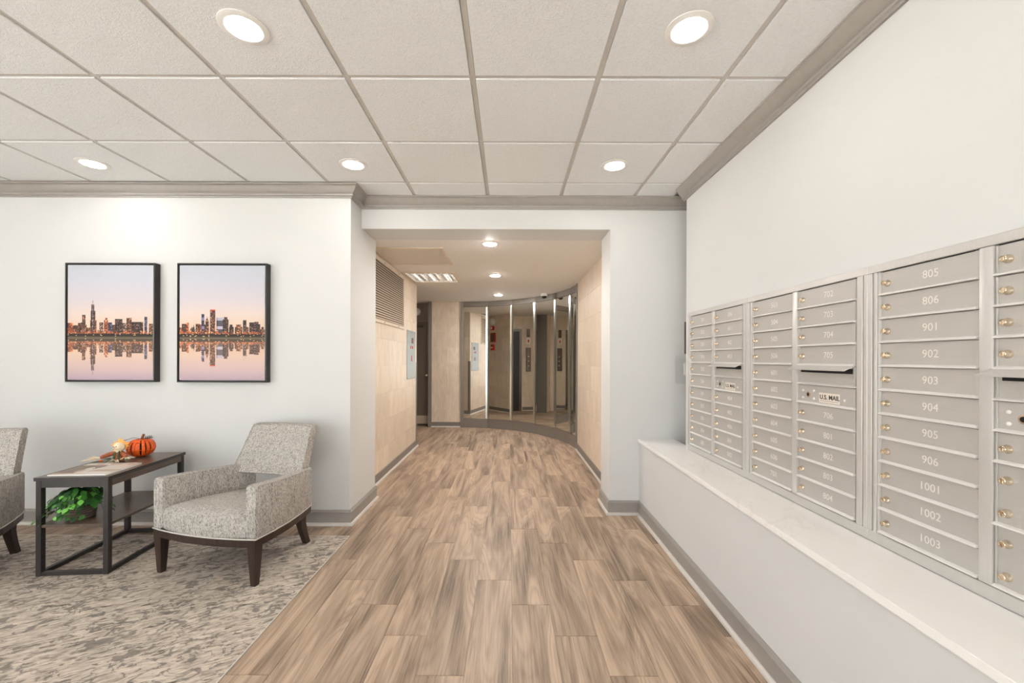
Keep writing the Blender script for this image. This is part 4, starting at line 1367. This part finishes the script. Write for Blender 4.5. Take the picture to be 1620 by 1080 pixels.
def straw_bunch(cx, cy, cz, n, ln, dirx, diry, spread, seed):
    rs = random.Random(seed)
    for k in range(n):
        a = rs.uniform(-spread, spread)
        dx = dirx * math.cos(a) - diry * math.sin(a); dy = dirx * math.sin(a) + diry * math.cos(a)
        l = ln * rs.uniform(.6, 1.1); up = rs.uniform(-.25, .30)
        bm = B(); tube(bm, [(cx, cy, cz), (cx + dx * l * .5, cy + dy * l * .5, max(.002, cz + up * l * .4)), (cx + dx * l, cy + dy * l, max(.002, cz + up * l * .2 - .006))], [.0025, .0022, .001], 4)
        obj('straw', bm, 'straw', sk)
straw_bunch(-.098, -.013, .028, 16, .09, -1, -.25, .7, 1)
straw_bunch(.052, -.020, .026, 16, .045, .7, -.7, 1.3, 2)
straw_bunch(0, -.02, .012, 14, .085, -.5, -.8, 1.4, 4)
for k, (lx, ly, la, ls) in enumerate(((-.06, -.045, 3.5, .075), (.0, -.05, 3.9, .055), (.045, -.045, -.5, .05), (-.03, -.03, 2.9, .06))):
    bm = B()
    outl = [(0, 0), (.2, .22), (.45, .26), (.75, .16), (1, 0), (.75, -.16), (.45, -.26), (.2, -.22)]
    loft(bm, [[(lx + ls * (px * math.cos(la) - py * math.sin(la)), ly + ls * (px * math.sin(la) + py * math.cos(la)), .006 + .004 * k + .02 * px * (1 - px) + z) for px, py in outl] for z in (0, .0012)])
    obj('leaf', bm, 'green', sk)
bm = B(); ellipsoid(bm, (-.075, -.055, .016), (.010, .008, .006), 10, 8); obj('berry', bm, 'orange', sk, 60)

# potted ivy on the shelf
x, y = on_table(-0.055, 0.125)
pv = thing('potted_ivy', 'trailing green ivy in a striped wicker pot on the lower shelf', 'plant', (x, y, 0.3075), 0.2)
prof = []
for k in range(15):
    z = 0.115 * k / 14
    prof.append((0.066 + 0.010 * (k / 14) + 0.0030 * (1 if k % 2 else -1), z))
prof = [(0.060, 0.0)] + prof[1:] + [(0.068, 0.115), (0.066, 0.10)]
bm = B(); lathe(bm, prof, 28); obj('pot', bm, 'pot', pv, 35)
bm = B(); lathe(bm, [(0.066, 0.095), (0.05, 0.103), (0.002, 0.106)], 20); obj('soil', bm, 'wire', pv, 60)
def leaf_mesh(mat, seed):
    bm = B()
    pr = [(0, 0, 0), (.28, .30, .03), (.55, .42, .05), (.85, .30, .04), (1.15, 0.0, -.08), (.85, -.30, .04), (.55, -.42, .05), (.28, -.30, .03)]
    ce = bm.verts.new((.5, 0, -.03)); vs = [bm.verts.new((px, py, pz)) for px, py, pz in pr]
    ct = bm.verts.new((.5, 0, -.045)); vt = [bm.verts.new((px, py, pz - .02)) for px, py, pz in pr]
    for i in range(8):
        j = (i + 1) % 8
        bm.faces.new((ce, vs[i], vs[j])); bm.faces.new((ct, vt[j], vt[i])); bm.faces.new((vs[i], vt[i], vt[j], vs[j]))
    return mesh_of('leaf', bm, mat, 60)
LM = [leaf_mesh('leafa', 0), leaf_mesh('leafb', 1), leaf_mesh('leafc', 2)]
rs = random.Random(11)
def put_leaf(p, out, sc, bright):
    m = LM[2] if bright else LM[rs.choice((0, 0, 1, 1))]
    z = Vector((out.x * .7, out.y * .7, .75)).normalized()
    xax = Vector((out.x, out.y, -0.55 + rs.uniform(-.5, .4))).normalized()
    xax = (xax - z * xax.dot(z)).normalized()
    rotm = Matrix.Rotation(rs.uniform(-.8, .8), 3, z)
    xax = rotm @ xax
    yax = z.cross(xax)
    mt = Matrix((xax, yax, z)).transposed().to_4x4()
    o = new_obj('leaf', m, pv)
    o.matrix_local = Matrix.Translation(p) @ mt @ Matrix.Diagonal((sc, sc, sc, 1))
for k in range(170):      # crown
    a = rs.uniform(0, 2 * PI); r = 0.118 * math.sqrt(rs.random())
    out = Vector((math.cos(a), math.sin(a), 0))
    h = 0.105 + 0.095 * (1 - (r / .13) ** 2) + rs.uniform(-.02, .02)
    put_leaf(out * r + Vector((0, 0, h)), out, rs.uniform(.034, .050), rs.random() < .08)
# trailing vines
for vi, (a, l) in enumerate(((R(200), .10), (R(218), .12), (R(190), .09), (R(175), .10), (R(255), .07), (R(275), .06), (R(300), .06), (R(20), .07), (R(345), .09), (R(60), .06))):
    out = Vector((math.cos(a), math.sin(a), 0))
    path = []
    for j in range(7):
        t = j / 6
        rr_ = 0.06 + l * t
        hz = 0.135 + 0.03 * math.sin(t * PI) - (0.115 if l > .1 else .09) * t ** 1.6
        path.append(out * rr_ + Vector((0, 0, max(0.012, hz))))
    bm = B(); tube(bm, path, .0016, 5); obj('vine', bm, 'leafb', pv, 60)
    for j in range(1, 7):
        for q in range(3):
            p = path[j] + Vector((rs.uniform(-.018, .018), rs.uniform(-.018, .018), rs.uniform(-.006, .02)))
            p.z = max(p.z, .02)
            put_leaf(p, out, rs.uniform(.024, .036), rs.random() < (.5 if vi in (4, 5) else .12))
